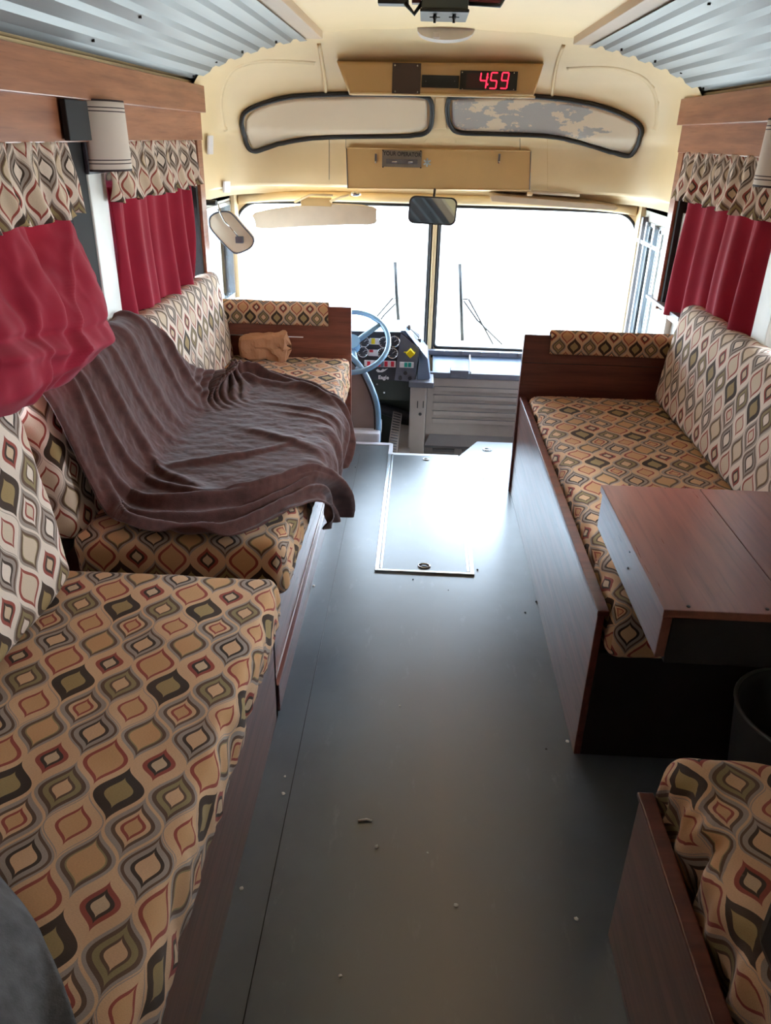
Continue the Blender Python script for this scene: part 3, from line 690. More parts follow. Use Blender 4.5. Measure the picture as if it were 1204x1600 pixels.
# ------------------------------------------------------------------ wall lamps
def wall_lamp(sg, y0, y1, xr, z0, z1, lab):
    cy = (y0+y1)/2; t = T('wall_lamp', lab, 'lamp', (sg*1.14, cy, z0), 'half round striped wall lamps'); R_ = (y1-y0)/2; n = 24
    def fn(u, v):
        a = math.pi*u; k_ = 1.04-0.04*v
        return (sg*(1.135-xr*math.sin(a)*k_), cy-R_*math.cos(a)*k_, z0+(z1-z0)*v)
    grid('lamp_shade', n, 8, fn, 'shade', t, uvf=lambda u, v: (u, v), solid=0.003)
    a, b = sorted((sg*1.135, sg*1.148)); B('back_plate', 'dashd', (a, b, cy-R_-0.012, cy+R_+0.012, z0-0.008, z1+0.012), t)
    cyl('bulb', (sg*1.10, cy, z0+0.05), (sg*1.10, cy, z0+0.12), 0.018, 'lens', t)
    return t
wall_lamp(-1, 2.60, 2.81, 0.085, 1.475, 1.68, 'striped half round wall lamp on the left post between windows')
wall_lamp(1, 2.72, 2.93, 0.10, 1.475, 1.68, 'striped half round wall lamp cut by the right edge')
# ------------------------------------------------------------------ benches, left
rotBL = Matrix(((0, -0.13, 1), (1, 0, 0), (0, 1, 0.13)))   # local x->Y, y->up, z->+X
def backrot(sg, lean):
    n = Vector((-sg*math.cos(lean), 0, math.sin(lean))); up = Vector((sg*math.sin(lean), 0, math.cos(lean))); xx = up.cross(n)
    return Matrix((xx, up, n)).transposed()
t = T('bench_base', 'dark wooden bench base under the near left seat cushion', 'bench', (-0.8, 1.2, 0))
B('side_panel', 'dwood', (-0.475, -0.455, 0.1, 1.80, 0.0, 0.385), t); B('end_panel', 'dwood', (-1.19, -0.455, 1.775, 1.80, 0.0, 0.36), t); B('seat_board', 'dwood', (-1.19, -0.48, 0.1, 1.775, 0.335, 0.352), t)
t = T('bench_base', 'dark wooden bench base under the blanket covered left sofa', 'bench', (-0.8, 3, 0))
B('side_panel', 'dwood', (-0.49, -0.47, 1.83, 4.0, 0.0, 0.37), t); B('end_panel', 'dwood', (-1.19, -0.47, 1.82, 1.84, 0.0, 0.34), t); B('seat_board', 'dwood', (-1.19, -0.49, 1.84, 4.0, 0.335, 0.352), t)
B('kick_strip', 'dwood', (-0.47, -0.452, 1.82, 4.05, 0.0, 0.10), t); tube('edge_highlight', [(-0.468, 1.83, 0.102), (-0.468, 4.05, 0.102)], 0.003, 'whitep', t, 6)  # white line paints the highlight along the panel foot
o = cushion('seat_cushion', (0.66, 1.42, 0.15), 'ogee', (-0.755, 1.085, 0.428), None, 0.035, 0.008, 0.004, pucker=0.02, seed=3, uvo=(0.0975, 0.16), res=0.014); tag(o, 'patterned seat cushion nearest the camera on the left bench', 'cushion')
o = cushion('seat_cushion', (0.64, 2.08, 0.19), 'ogee', (-0.745, 2.94, 0.445), None, 0.04, 0.008, 0.005, pucker=0.02, seed=9, uvo=(0.02, 0.05)); tag(o, 'long patterned seat cushion beneath the brown blanket', 'cushion')
o = cushion('back_cushion', (2.02, 0.47, 0.11), 'ogee_lit', (-1.115, 2.93, 0.735), backrot(-1, 0.13), 0.04, 0.01, 0.005, seed=5, uvo=(0.0, 0.03)); tag(o, 'long patterned back cushion draped with the brown blanket', 'cushion')
o = cushion('back_cushion', (1.25, 0.52, 0.12), 'ogee_lit', (-1.055, 1.10, 0.765), backrot(-1, 0.13), 0.045, 0.015, 0.006, seed=6, uvo=(0.03, 0.0), res=0.014); tag(o, 'patterned back cushion at the near left edge under the red curtain', 'cushion')
t = T('armrest_board', 'wooden end board in lit colour at the front of the left sofa', 'armrest', (-0.8, 4.01, 0))
B('board', 'xwood_lit', (-1.19, -0.425, 4.005, 4.035, 0.06, 0.795), t, 0.004)
tube('pale_joint', [(-1.12, 4.003, 0.632), (-0.68, 4.003, 0.632)], 0.003, 'whitep', t, 6)
def bolster(name, x0, x1, y, zt, h, lab, seed):
    def fn(u, v):
        x = x0+(x1-x0)*u; s = v*(2*h+0.07)-h
        if s < 0 or v < h/(2*h+0.07): yy, zz = y-0.014, zt+s
        prof = [(0, (-0.014, -h)), (h, (-0.016, 0)), (h+0.035, (0.015, 0.018)), (h+0.07, (0.046, 0)), (2*h+0.07, (0.044, -h))]
        q = v*(2*h+0.07); a = interp(q, [(k_, b[0]) for k_, b in prof]); b = interp(q, [(k_, b[1]) for k_, b in prof])
        return (x, y+a+0.003*noise.noise(Vector((x*12, q*12, seed))), zt+b+0.003*noise.noise(Vector((x*9, seed, q))))
    return tag(grid(name, 50, 24, fn, 'ogee', uvf=lambda u, v: (u*(x1-x0)*1.5+seed, v*(2*h+0.07)*1.5+0.02), solid=0.004), lab, 'cover')
bolster('armrest_cover', -1.12, -0.545, 4.005, 0.795, 0.098, 'patterned fabric cover over the left sofa end board', 0.013)
t = T('paper_bag', 'crumpled brown paper bag on the left seat against the end board', 'bag', (-0.84, 3.8, 0.54))
def bagf(u, v):
    th = 2*math.pi*v; x = -0.985+0.235*u; hy = 0.06*(1-0.15*u); hz = 0.058+0.014*u
    cx, cy = math.cos(th), math.sin(th); m_ = max(abs(cx), abs(cy)); r_ = 0.75/m_+0.25
    k_ = (0.85 if u < 0.05 else 1)
    nz = noise.noise(Vector((u*5, math.cos(th)*2, math.sin(th)*2)))*0.018*(0.4+u)
    return Vector((x+nz*0.5, 3.88+cx*hy*r_*k_+nz, 0.607+cy*hz*r_*k_*0.95+nz))
grid('bag_body', 16, 28, bagf, 'kraft', t, smooth=False, solid=0.0015)
def bagf2(u, v):
    p = bagf(1.0, v); cpt_ = Vector((-0.75, 3.88, 0.607)); q = cpt_+(p-cpt_)*(1-0.75*u); q.x += 0.025*u*(1 if math.sin(9*v*math.pi) > 0 else 0.2); return q
grid('crushed_mouth', 4, 28, bagf2, 'kraft', t, smooth=False, solid=0.0015)
grid('bag_bottom', 4, 28, lambda u, v: (lambda p, c_: c_+(p-c_)*(1-0.98*u))(bagf(0.0, v), Vector((-0.985, 3.88, 0.607))), 'kraft', t, smooth=False)
# ------------------------------------------------------------------ brown blanket
PR = [(0, -1.165, 0.88), (.05, -1.16, .965), (.12, -1.12, 1.0), (.18, -1.068, .965), (.30, -1.035, .83), (.44, -1.005, .69), (.54, -0.97, .605), (.62, -.92, .57), (.72, -.82, .567), (.90, -.64, .567), (1.05, -.49, .565), (1.13, -.41, .55), (1.19, -.378, .50), (1.27, -.372, .42), (1.34, -.378, .35)]
TT = PR[-1][0]
PRs = smooth_path([Vector((a, b, c_)) for a, b, c_ in PR], 8)
def prof(t_):
    for p, q in zip(PRs, PRs[1:]):
        if t_ <= q.x: s = (t_-p.x)/max(1e-9, q.x-p.x); return (p.y+(q.y-p.y)*s, p.z+(q.z-p.z)*s), (q.y-p.y, q.z-p.z)
    p, q = PRs[-2], PRs[-1]; return (q.y, q.z), (q.y-p.y, q.z-p.z)
NE = [(0, 1.93), (.12, 1.90), (.3, 1.95), (.45, 1.97), (.58, 1.95), (.7, 1.87), (.85, 1.83), (.98, 1.87), (1.08, 2.03), (1.16, 2.22), (1.25, 2.30), (1.34, 2.38)]
FE = [(0, 2.68), (.12, 2.72), (.3, 2.92), (.48, 3.18), (.6, 3.42), (.7, 3.50), (.85, 3.44), (1.0, 3.36), (1.1, 3.22), (1.2, 3.14), (1.34, 2.98)]
def sm(pts, x):
    return sum(interp(x+d, pts) for d in (-.04, -.02, 0, .02, .04))/5
def gs(x, m_, s): return math.exp(-((x-m_)/s)**2)
def blank(u, v):
    t_ = TT*u; (x, z), (dx, dz) = prof(t_); L_ = math.hypot(dx, dz) or 1; nx, nz = -dz/L_, dx/L_
    if nz < 0 and t_ < 0.1: pass
    a, b = sm(NE, t_), sm(FE, t_); y = a+(b-a)*v
    N = noise.noise
    h = 0.006
    on_back = 1/(1+math.exp((t_-0.55)*22)); on_seat = 1-on_back
    dn = (y-a); df = b-y
    def R(d, w_, amp):
        q = d/w_
        return amp*math.exp(-q*q) if q < 0 else amp*math.exp(-q*q*0.35)
    wv = 0.03*N(Vector((y*3, t_*3, 1)))
    # long soft folds falling down the sofa back, each its own ridge
    for (y0, sl, w_, am) in ((2.03, .10, .016, .020), (2.10, .25, .014, .016), (2.22, .34, .020, .016), (2.36, .42, .018, .013), (2.50, .42, .024, .013), (2.66, .50, .016, .014), (2.76, .60, .018, .020)):
        h += on_back*R(y-(y0+sl*(t_-0.1)+wv), w_, am)
    h += on_back*0.008*N(Vector((y*9, t_*2.0, 5)))
    # swags that leave the back, turn along the near edge and run to the aisle
    for k_, (off, w_, am, ph) in enumerate(((.02, .013, .018, 0), (.065, .014, .024, 1), (.115, .012, .020, 2), (.165, .016, .026, 3), (.225, .014, .016, 4), (.30, .018, .014, 5))):
        path = off+0.035*math.sin(t_*5+ph)*(1+0.3*k_)-0.05*(t_ > 0.9)*(t_-0.9)+0.03*N(Vector((t_*4, ph, 2)))
        h += on_seat*R(dn-path, w_, am)*1.8*(0.6+0.6*N(Vector((t_*3, ph*3, 9)))+0.2)
    h += on_seat*R(y-(2.34+1.0*max(0, t_-0.60)**1.5+wv), .018, .022)*gs(t_, .78, .20)
    h += on_seat*R(y-(2.78-0.60*(t_-0.75)), .022, .018)*gs(t_, 0.98, 0.16)
    h += on_seat*R(y-(3.02-0.40*(t_-0.95)), .014, .013)*gs(t_, 1.0, 0.14)
    h += on_seat*R(y-(2.94-0.35*(t_-0.95)), .012, .010)*gs(t_, 1.04, 0.12)
    # bunched far edge
    for off, w_, am in ((.02, .014, .030), (.065, .016, .038), (.12, .018, .024)):
        path = off+0.02*math.sin(t_*11+off*50)
        h += on_seat*R(df-path, w_, am)*(0.55+0.5*gs(t_, .7, .2))
    lump = gs(t_, 0.57, 0.12)*gs(y, 3.23, 0.18)
    h += lump*(0.085+0.034*math.sin((y*0.9+t_*1.5+0.1*N(Vector((y*6, t_*6, 0))))*70))
    # hanging pleats at the aisle edge
    h += 0.010*min(1, max(0, (t_-1.05)*8))*math.sin(y*34+2*N(Vector((y*4, 0, 2))))
    h -= on_seat*0.012*gs(dn, 0, .01)*0
    h += 0.0035*N(Vector((y*26, t_*20, 1)))+0.0012*N(Vector((y*70, t_*70, 2)))
    fz = 0.5+0.5*math.cos(math.pi*min(1, min(df, dn)/0.015)); h -= 0.006*fz
    return (x+nx*-h if False else x+nx*h, y, z+nz*h)
def blank_fix(u, v):
    p = blank(u, v); return p
# profile normal points out of the cushion when (-dz, dx) faces up/aisle
bo = grid('throw_blanket', 300, 380, blank_fix, 'fleece', solid=0.006)
tag(bo, 'rumpled brown fleece blanket draped over the left sofa', 'blanket')
# ------------------------------------------------------------------ benches, right
t = T('bench_base', 'dark wooden bench base along the right side of the aisle', 'bench', (0.8, 2.6, 0))
B('side_panel', 'dwood', (0.425, 0.445, 1.70, 3.52, 0.0, 0.50), t); B('end_panel', 'dark', (0.445, 1.19, 1.70, 1.72, 0.0, 0.36), t); B('seat_board', 'dwood', (0.445, 1.19, 1.72, 3.52, 0.335, 0.352), t)  # end panel painted near-black for the shadow beneath the table
B('top_lip', 'xwood', (0.421, 0.452, 1.69, 3.52, 0.485, 0.502), t, 0.003)
o = cushion('seat_cushion', (0.62, 1.84, 0.17), 'ogee', (0.765, 2.59, 0.437), None, 0.04, 0.012, 0.005, pucker=0.02, seed=14, uvo=(0.0, 0.02)); tag(o, 'long patterned seat cushion on the right bench behind the table', 'cushion')
o = cushion('back_cushion', (1.51, 0.46, 0.11), 'ogee_lit', (1.105, 2.72, 0.74), backrot(1, 0.13), 0.045, 0.012, 0.005, seed=15, uvo=(0.02, 0.01)); tag(o, 'long patterned back cushion under the right window', 'cushion')
t = T('armrest_board', 'wooden end board in shaded colour at the front of the right sofa', 'armrest', (0.8, 3.55, 0))
B('board', 'xwood', (0.415, 1.19, 3.525, 3.555, 0.0, 0.795), t, 0.004)
tube('plank_joint', [(0.42, 3.524, 0.665), (1.05, 3.524, 0.665)], 0.0015, 'rubber', t, 5)
bolster('armrest_cover', 0.535, 1.13, 3.525, 0.797, 0.085, 'patterned fabric cover over the right sofa end board', 0.31)
# near right bench
t = T('bench_base', 'dark red wooden bench base at the lower right corner', 'bench', (0.8, 0.8, 0))
B('side_panel', 'dwood', (0.405, 0.425, 0.3, 1.14, 0.0, 0.42), t); B('top_lip', 'xwood', (0.40, 0.432, 0.3, 1.145, 0.42, 0.432), t, 0.003); B('end_panel', 'dwood', (0.42, 1.19, 1.12, 1.14, 0, 0.40), t); B('seat_board', 'dwood', (0.425, 1.19, 0.3, 1.12, 0.335, 0.352), t)
o = cushion('seat_cushion', (0.72, 0.86, 0.17), 'ogee', (0.795, 0.745, 0.437), None, 0.05, 0.012, 0.006, pucker=0.035, seed=21, uvo=(-0.02, 0.03), res=0.012); tag(o, 'patterned seat cushion at the lower right corner', 'cushion')
o = tag(B('black_case', 'black', (0.455, 0.98, 0.30, 0.76, 0.545, 0.655), bev=0.02), 'black padded case edge at the bottom right of the frame', 'case')
# ------------------------------------------------------------------ table
t = T('dinette_table', 'glossy mahogany table with planked top on the right', 'table', (0.8, 1.62, 0.6))
B('top_plank', 'table', (0.445, 0.712, 1.325, 1.945, 0.73, 0.75), t, 0.002); B('top_plank', 'table', (0.714, 1.18, 1.325, 1.945, 0.73, 0.75), t, 0.002)
B('side_apron', 'dwood', (0.45, 0.47, 1.335, 1.935, 0.625, 0.73), t, 0.002); B('front_apron', 'dark', (0.472, 1.18, 1.335, 1.355, 0.61, 0.73), t, 0.002); B('rear_apron', 'dwood', (0.472, 1.18, 1.915, 1.935, 0.625, 0.73), t, 0.002)  # front apron's near-black colour is its shade, the wood is reddish
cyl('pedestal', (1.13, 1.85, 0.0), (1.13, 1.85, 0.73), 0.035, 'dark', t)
for a, b in ((968, 822), (976, 842), (984, 862), (995, 876), (1000, 886), (981, 888)):
    p = at(a, b, 0, 0.4495); cyl('screw', p, p-Vector((0.0025, 0, 0)), 0.0028, 'black', t, seg=8)
for a, b in ((1075, 948), (983, 758), (1198, 952)):
    p = at(a, b, 2, 0.7505); cyl('screw', p, p+Vector((0, 0, 0.0015)), 0.004, 'black', t, seg=8)
# bin
t = T('waste_bin', 'dark grey round waste bin in the shadow under the table', 'bin', (0.93, 1.51, 0))
bm = bmesh.new(); n = 40; prof_ = [(0.002, 0.004), (0.125, 0.004), (0.135, 0.02), (0.175, 0.34), (0.178, 0.35), (0.170, 0.35), (0.165, 0.33), (0.128, 0.03), (0.002, 0.02)]
rings = [[bm.verts.new((0.93+r_*math.cos(2*math.pi*i/n), 1.51+r_*math.sin(2*math.pi*i/n), z)) for i in range(n)] for r_, z in prof_]
for A, Bq in zip(rings, rings[1:]):
    for i in range(n): bm.faces.new((A[i], A[(i+1) % n], Bq[(i+1) % n], Bq[i]))
fin('bin_body', bm, 'bin', t, True)
tube('bin_rim', [(0.93+0.175*math.cos(2*math.pi*i/n), 1.51+0.175*math.sin(2*math.pi*i/n), 0.35) for i in range(n)], 0.005, 'rim', t, 8, True)
# grey blanket, lower left
def gb(u, v):
    x = -1.18+0.72*u
    edge = 0.90-0.36*u**3; y = 0.2+(edge-0.2)*v
    h = 0.12*(1-v**5)*(1-u**8)+0.03*math.sin(x*18+y*9+2)+0.05*noise.noise(Vector((x*6, y*6, 4)))
    return (x, y, 0.525+max(0, h))
tag(grid('grey_blanket', 60, 50, gb, 'greyf', solid=0.006), 'grey fleece blanket heaped at the lower left corner', 'blanket')
# ------------------------------------------------------------------ floor hatch
t = T('floor_hatch', 'blue grey floor hatch edged in aluminium in the aisle', 'hatch', (-0.01, 3.3, 0))
B('hatch_lid', 'floor', (-0.2, 0.185, 2.70, 3.955, 0.0005, 0.004), t, 0.001)
for nm2, d in (('edge_strip', (-0.212, -0.196, 2.69, 3.955)), ('edge_strip', (-0.192, -0.182, 2.70, 3.955)), ('edge_strip', (0.180, 0.196, 2.69, 3.955)), ('edge_strip', (0.166, 0.176, 2.70, 3.955)), ('end_strip', (-0.212, 0.196, 2.682, 2.696))):
    B(nm2, 'alu', (*d, 0.001, 0.008), t, 0.002)
def ring_pull(p, par, s=1.0):
    tube('lift_ring', [p+Vector((0.024*s*math.cos(a), 0.017*s*math.sin(a), 0.005)) for a in [2*math.pi*i/20 for i in range(20)]], 0.003, 'chrome', par, 6, True)
    B('ring_catch', 'rubber', (p.x-0.010, p.x+0.010, p.y-0.007, p.y+0.007, p.z+0.001, p.z+0.006), par, 0.001)
ring_pull(Vector((-0.01, 2.735, 0.002)), t); ring_pull(Vector((0.0, 3.90, 0.002)), t, 0.7)
t = T('floor_ring', 'small round pull ring in the raised floor corner on the right', 'ring', (0.35, 4.09, 0)); ring_pull(Vector((0.35, 4.09, 0.0)), t)
# crumbs
CR = [(442, 1240, .006, 1, 'larger of two pale crumbs beside the near left bench base'), (445, 1213, .004, 1, 'smaller of two pale crumbs beside the near left bench base'),
      (588, 1323, .006, 1, 'pale crumb just below the small scrap in the mid aisle'), (624, 1103, .004, 1, 'pale crumb alone in the middle of the aisle beyond the scrap'),
      (712, 1414, .006, 1, 'pale crumb right of centre in the near aisle'), (900, 1436, .007, 1, 'pale crumb beside the base of the lower right bench'),
      (532, 1525, .005, 1, 'pale crumb nearest the bottom edge of the frame'), (377, 1388, .005, 1, 'pale crumb between the floor seam and the near left bench'),
      (886, 1158, .006, 1, 'pale crumb at the near foot of the right bench panel'), (668, 1332, .003, 1, 'faint tiny crumb right of the scrap in the aisle'),
      (490, 915, .006, 1, 'pale crumb against the left kick strip level with the hatch end'), (838, 940, .006, 0, 'dark crumb against the right bench panel'),
      (820, 957, .004, 0, 'dark speck just off the right bench panel on the floor'), (746, 890, .005, 0, 'dark crumb at the right near corner of the hatch'),
      (645, 905, .004, 0, 'dark speck under the near edge of the hatch'), (700, 922, .003, 0, 'tiny dark speck in the aisle right below the hatch'),
      (853, 1170, .004, 0, 'dark speck near the corner of the right bench panel'), (555, 730, .004, 0, 'dark speck on the floor near the front left step'),
      (523, 811, .003, 0, 'tiny dark speck between hatch and left bench'), (755, 748, .003, 0, 'tiny dark speck right of the far end of the hatch')]
for a, b, s, wht, lab in CR:
    p = at(a, b, 2, s*0.5); bm = bmesh.new(); bmesh.ops.create_icosphere(bm, subdivisions=1, radius=s)
    for v in bm.verts: v.co = Vector((v.co.x*random.uniform(.6, 1.3), v.co.y*random.uniform(.6, 1.3), v.co.z*0.5))+p
    o = fin('floor_crumb', bm, 'rope' if wht else 'grime'); tag(o, lab, 'crumb', 'crumbs scattered on the aisle floor')
p = at(570, 1283, 2, 0.003); o = tube('floor_twig', [p+Vector((-0.018, 0, 0)), p+Vector((0.004, 0.004, 0.002)), p+Vector((0.018, 0.002, 0))], 0.003, 'rope'); tag(o, 'small pale scrap lying in the middle of the aisle floor', 'scrap')
# ------------------------------------------------------------------ dashboard
DY = 4.55
def dp(px, py, Y=DY): return at(px, py, 1, Y)
t = T('dashboard', 'driver instrument dashboard with round gauges and yellow knob', 'dashboard', (-0.3, 4.6, -0.37))
# pod housing
front = [dp(528, 517), dp(627, 519), dp(655, 543), dp(648, 598), dp(575, 592), dp(528, 590)]
poly_prism('instrument_pod', front, (0, 0.25, 0.02), 'dashd', t, 0.004)
poly_prism('side_console', [p+Vector((0, -0.004, 0)) for p in (dp(626, 521), dp(655, 545), dp(647, 597), dp(616, 594))], (0, 0.01, 0), 'dash', t, 0.002)
poly_prism('pod_cowl', [dp(625, 517), dp(633, 516), dp(668, 560), dp(672, 592), dp(650, 596), dp(657, 545)], (0, 0.3, 0.0), 'dashb', t, 0.006)
def gauge(px, py, r_):
    p = dp(px, py)+Vector((0, -0.006, 0))
    gg = cyl('gauge', p+Vector((0, 0.006, 0)), p-Vector((0, 0.008, 0)), r_, 'dashd', t, seg=28)
    tube('bezel', [p+Vector((r_*math.cos(a), -0.008, r_*math.sin(a))) for a in [2*math.pi*i/28 for i in range(28)]], 0.0035, 'chrome', gg, 6, True)
    tube('needle', [p+Vector((0, -0.010, 0)), p+Vector((r_*0.5, -0.010, r_*0.4))], 0.0012, 'whitep', gg, 5)
    for k_ in range(9):
        a = math.radians(-40+k_*32.5); tube('tick', [p+Vector((r_*0.68*math.cos(a), -0.0095, r_*0.68*math.sin(a))), p+Vector((r_*0.85*math.cos(a), -0.0095, r_*0.85*math.sin(a)))], 0.001, 'whitep', gg, 4)
for a, b in ((569, 533), (600, 534), (616, 533), (567, 549), (598, 551), (613, 551)): gauge(a, b, 0.031)
B('label_strip', 'whitep', (dp(577, 532).x, dp(594, 532).x, DY-0.009, DY-0.003, dp(585, 538).z, dp(585, 528).z), t); B('label_strip', 'whitep', (dp(575, 549).x, dp(592, 549).x, DY-0.009, DY-0.003, dp(585, 556).z, dp(585, 546).z), t)
B('warning_light', 'yellow', (dp(580, 532).x, dp(586, 532).x, DY-0.013, DY-0.008, dp(585, 537).z, dp(585, 528).z), t); B('warning_light', 'redb', (dp(577, 549).x, dp(583, 549).x, DY-0.013, DY-0.008, dp(585, 550).z, dp(585, 546).z), t)
B('switch_strip', 'whitep', (dp(569, 568).x, dp(618, 568).x, DY-0.009, DY-0.003, dp(600, 573).z, dp(600, 563).z), t)
for a, mt in ((576, 'redb'), (592, 'redb'), (597, 'dash'), (603, 'redb'), (613, 'redb')):
    p = dp(a, 568); B('rocker_switch', mt, (p.x-0.010, p.x+0.010, DY-0.016, DY-0.008, p.z-0.016, p.z+0.016), t)
p = dp(599, 590, DY-0.006); text('maker_lettering', 'Eagle', 0.032, p, (1, 0, 0), (0, 0, 1), 'whitep', t, bold=0.0008)
pts = [dp(a, b-2.5, DY-0.004) for a, b in ((587, 581), (590, 584), (597, 584), (601, 582), (606, 578), (600, 580), (598, 579), (594, 582), (590, 579))]
poly_prism('eagle_emblem', pts, (0, -0.002, 0), 'whitep', t)
kp = dp(641, 551, DY-0.012); kn = cyl('parking_brake_knob', kp+Vector((0, 0.01, 0)), kp-Vector((0, 0.035, 0)), 0.026, 'yellow', t, seg=4); 
B('knob_guard', 'yellow', (kp.x-0.04, kp.x+0.03, DY-0.01, DY-0.005, kp.z-0.004, kp.z+0.004), t)
B('switch_strip', 'whitep', (dp(624, 569).x, dp(646, 569).x, DY-0.012, DY-0.006, dp(635, 574).z, dp(635, 565).z), t)
for a, mt in ((629, 'whitep'), (634, 'teal'), (640, 'teal')):
    p = dp(a, 569); B('rocker_switch', mt, (p.x-0.010, p.x+0.009, DY-0.02, DY-0.01, p.z-0.014, p.z+0.014), t)
for a, b in ((633, 582), (625, 590), (640, 590)):
    p = dp(a, b, DY-0.006); cyl('dial_knob', p+Vector((0, 0.004, 0)), p-Vector((0, 0.016, 0)), 0.012, 'dashd', t, seg=16)
# dark footwell
bm = bmesh.new(); box(bm, -1.15, -0.075, 4.85, 4.88, -0.37, 0.28); box(bm, -0.62, -0.09, 4.62, 4.70, 0.10, 0.24, 0.01); box(bm, -0.09, -0.075, 4.55, 4.88, -0.37, 0.25)
fin('footwell_panel', bm, 'olive', t); cyl('footwell_duct', (-0.35, 4.75, 0.02), (-0.12, 4.78, -0.06), 0.035, 'dashd', t)
for a, b in ((600, 613), (644, 619), (589, 600)): p = at(a, b, 1, 4.61); cyl('footwell_bolt', p, p-Vector((0, 0.006, 0)), 0.006, 'chrome', t, seg=8)
# steering column + wheel
sw = T('steering_wheel', 'steering wheel coloured with sky reflection in front of the gauges', 'steering wheel', (-0.47, 4.36, 0.55))
cw = Vector((-0.455, 4.36, 0.53)); nrm = Vector((0.0, -0.62, 0.78)).normalized(); e1 = Vector((1, 0, 0)); e2 = nrm.cross(e1)
tube('rim', [cw+e1*0.215*math.cos(a)+e2*0.215*math.sin(a) for a in [2*math.pi*i/64 for i in range(64)]], 0.015, 'wheel', sw, 12, True)
for a in (40, 165, 285):
    a = math.radians(a); tube('spoke', [cw-nrm*0.03, cw-nrm*0.015+(e1*math.cos(a)+e2*math.sin(a))*0.11, cw+(e1*math.cos(a)+e2*math.sin(a))*0.22], [0.018, 0.016, 0.012], 'wheel', sw, 10)
cyl('hub', cw-nrm*0.05, cw+nrm*0.005, 0.05, 'wheel', sw); cyl('column', cw-nrm*0.45, cw-nrm*0.04, 0.028, 'dash', sw)
# accelerator pedal
t = T('accelerator_pedal', 'long grey treadle pedal on a metal plate in the footwell', 'pedal', (-0.18, 4.5, -0.37))
pp = [at(605, 704, 1, 4.42), at(620, 706, 1, 4.42), at(628, 646, 1, 4.70), at(614, 642, 1, 4.70)]
poly_prism('treadle', pp, (0, 0.01, -0.02), 'greyp', t, 0.003)
for k_ in range(14):
    f_ = 0.05+k_*0.068; a = pp[0].lerp(pp[3], f_); b = pp[1].lerp(pp[2], f_); up = Vector((0, -0.004, 0.005)); tube('tread_rib', [a.lerp(b, .12)+up, a.lerp(b, .88)+up], 0.003, 'rubber' if k_ > 6 else 'dash', t, 5)
pp = [at(608, 709, 1, 4.46), at(640, 709, 1, 4.46), at(640, 665, 1, 4.76), at(622, 662, 1, 4.76)]
poly_prism('base_plate', pp, (0, 0.01, -0.02), 'greyp', t, 0.002)
B('pedestal', 'dashd', (-0.24, -0.12, 4.5, 4.7, -0.37, -0.33), t)
# heater console with louvres
t = T('front_console', 'grey beige louvred console panel under the windscreen', 'console', (0.3, 4.75, -0.37))
B('body', 'greyp', (0.0, 1.05, 4.70, 4.86, -0.37, 0.235), t, 0.004)
B('corner_pillar', 'greyp', (-0.105, -0.005, 4.52, 4.97, -0.37, 0.225), t, 0.006)
B('pillar_cap', 'dash', (-0.115, 0.035, 4.50, 4.70, 0.225, 0.262), t, 0.008)
for a, b in ((652, 632), (661, 632)):
    p = at(a, b, 1, 4.519); B('slot', 'rubber', (p.x-0.003, p.x+0.003, p.y-0.002, p.y, p.z-0.022, p.z+0.022), t, 0)
p = at(656, 647, 1, 4.519); cyl('round_hole', p, p-Vector((0, 0.003, 0)), 0.010, 'black', t, seg=16)
for yq in (604, 617, 629, 642, 654):
    p = at(677, yq, 1, 4.699); bm = bmesh.new(); box(bm, 0.045, 1.04, 4.692, 4.70, p.z-0.026, p.z, 0.002); fin('louvre', bm, 'greyp', t)
    B('louvre_shadow_gap', 'greyd', (0.04, 1.045, 4.694, 4.70, p.z, p.z+0.005), t, 0)
p = at(670, 684, 1, 4.68)
poly_prism('sloped_ledge', [(0.0, 4.62, p.z-0.03), (1.04, 4.62, p.z-0.03), (1.04, 4.70, p.z+0.02), (0.03, 4.70, p.z+0.02)], (0, 0.01, -0.02), 'greyd', t)
for (a0, a1) in ((676, 710), (722, 790)):
    q0 = at(a0, 695, 1, 4.69)
    for k_ in range(4):
        B('lower_louvre', 'greyd', (q0.x, at(a1, 695, 1, 4.69).x, 4.685, 4.70, q0.z-0.012-k_*0.035, q0.z+0.008-k_*0.035), t, 0.002)
for a, b in ((675, 691), (714, 692), (708, 709)): p = at(a, b, 1, 4.684); cyl('screw', p, p-Vector((0, 0.004, 0)), 0.006, 'chrome', t, seg=8)
# dash top trays
t = T('dash_tray', 'recessed trays coloured with sky reflection on top of the front console', 'tray', (0.3, 4.8, 0.25))
poly_prism('tray_floor', [(0.03, 4.71, 0.262), (0.95, 4.71, 0.262), (0.95, 4.92, 0.335), (0.03, 4.92, 0.335)], (0, 0, -0.02), 'dashb', t)
B('front_lip', 'dash', (0.0, 0.95, 4.695, 4.72, 0.235, 0.272), t, 0.004); B('front_lip', 'dash', (0.14, 0.255, 4.688, 4.76, 0.24, 0.292), t, 0.006)
poly_prism('divider', [(0.264, 4.70, 0.25), (0.264, 4.70, 0.285), (0.264, 4.92, 0.352), (0.264, 4.92, 0.30)], (0.008, 0, 0), 'whitep', t)
B('defroster_rail', 'dash', (0.0, 0.95, 4.89, 4.93, 0.33, 0.362), t, 0.006)
for k_ in range(7): B('vent_fin', 'greyd', (0.10+k_*0.12, 0.106+k_*0.12, 4.88, 4.89, 0.338, 0.362), t, 0)
B('dash_pad', 'dashb', (-1.18, -0.02, 4.82, 4.94, 0.25, 0.345), t, 0.01)
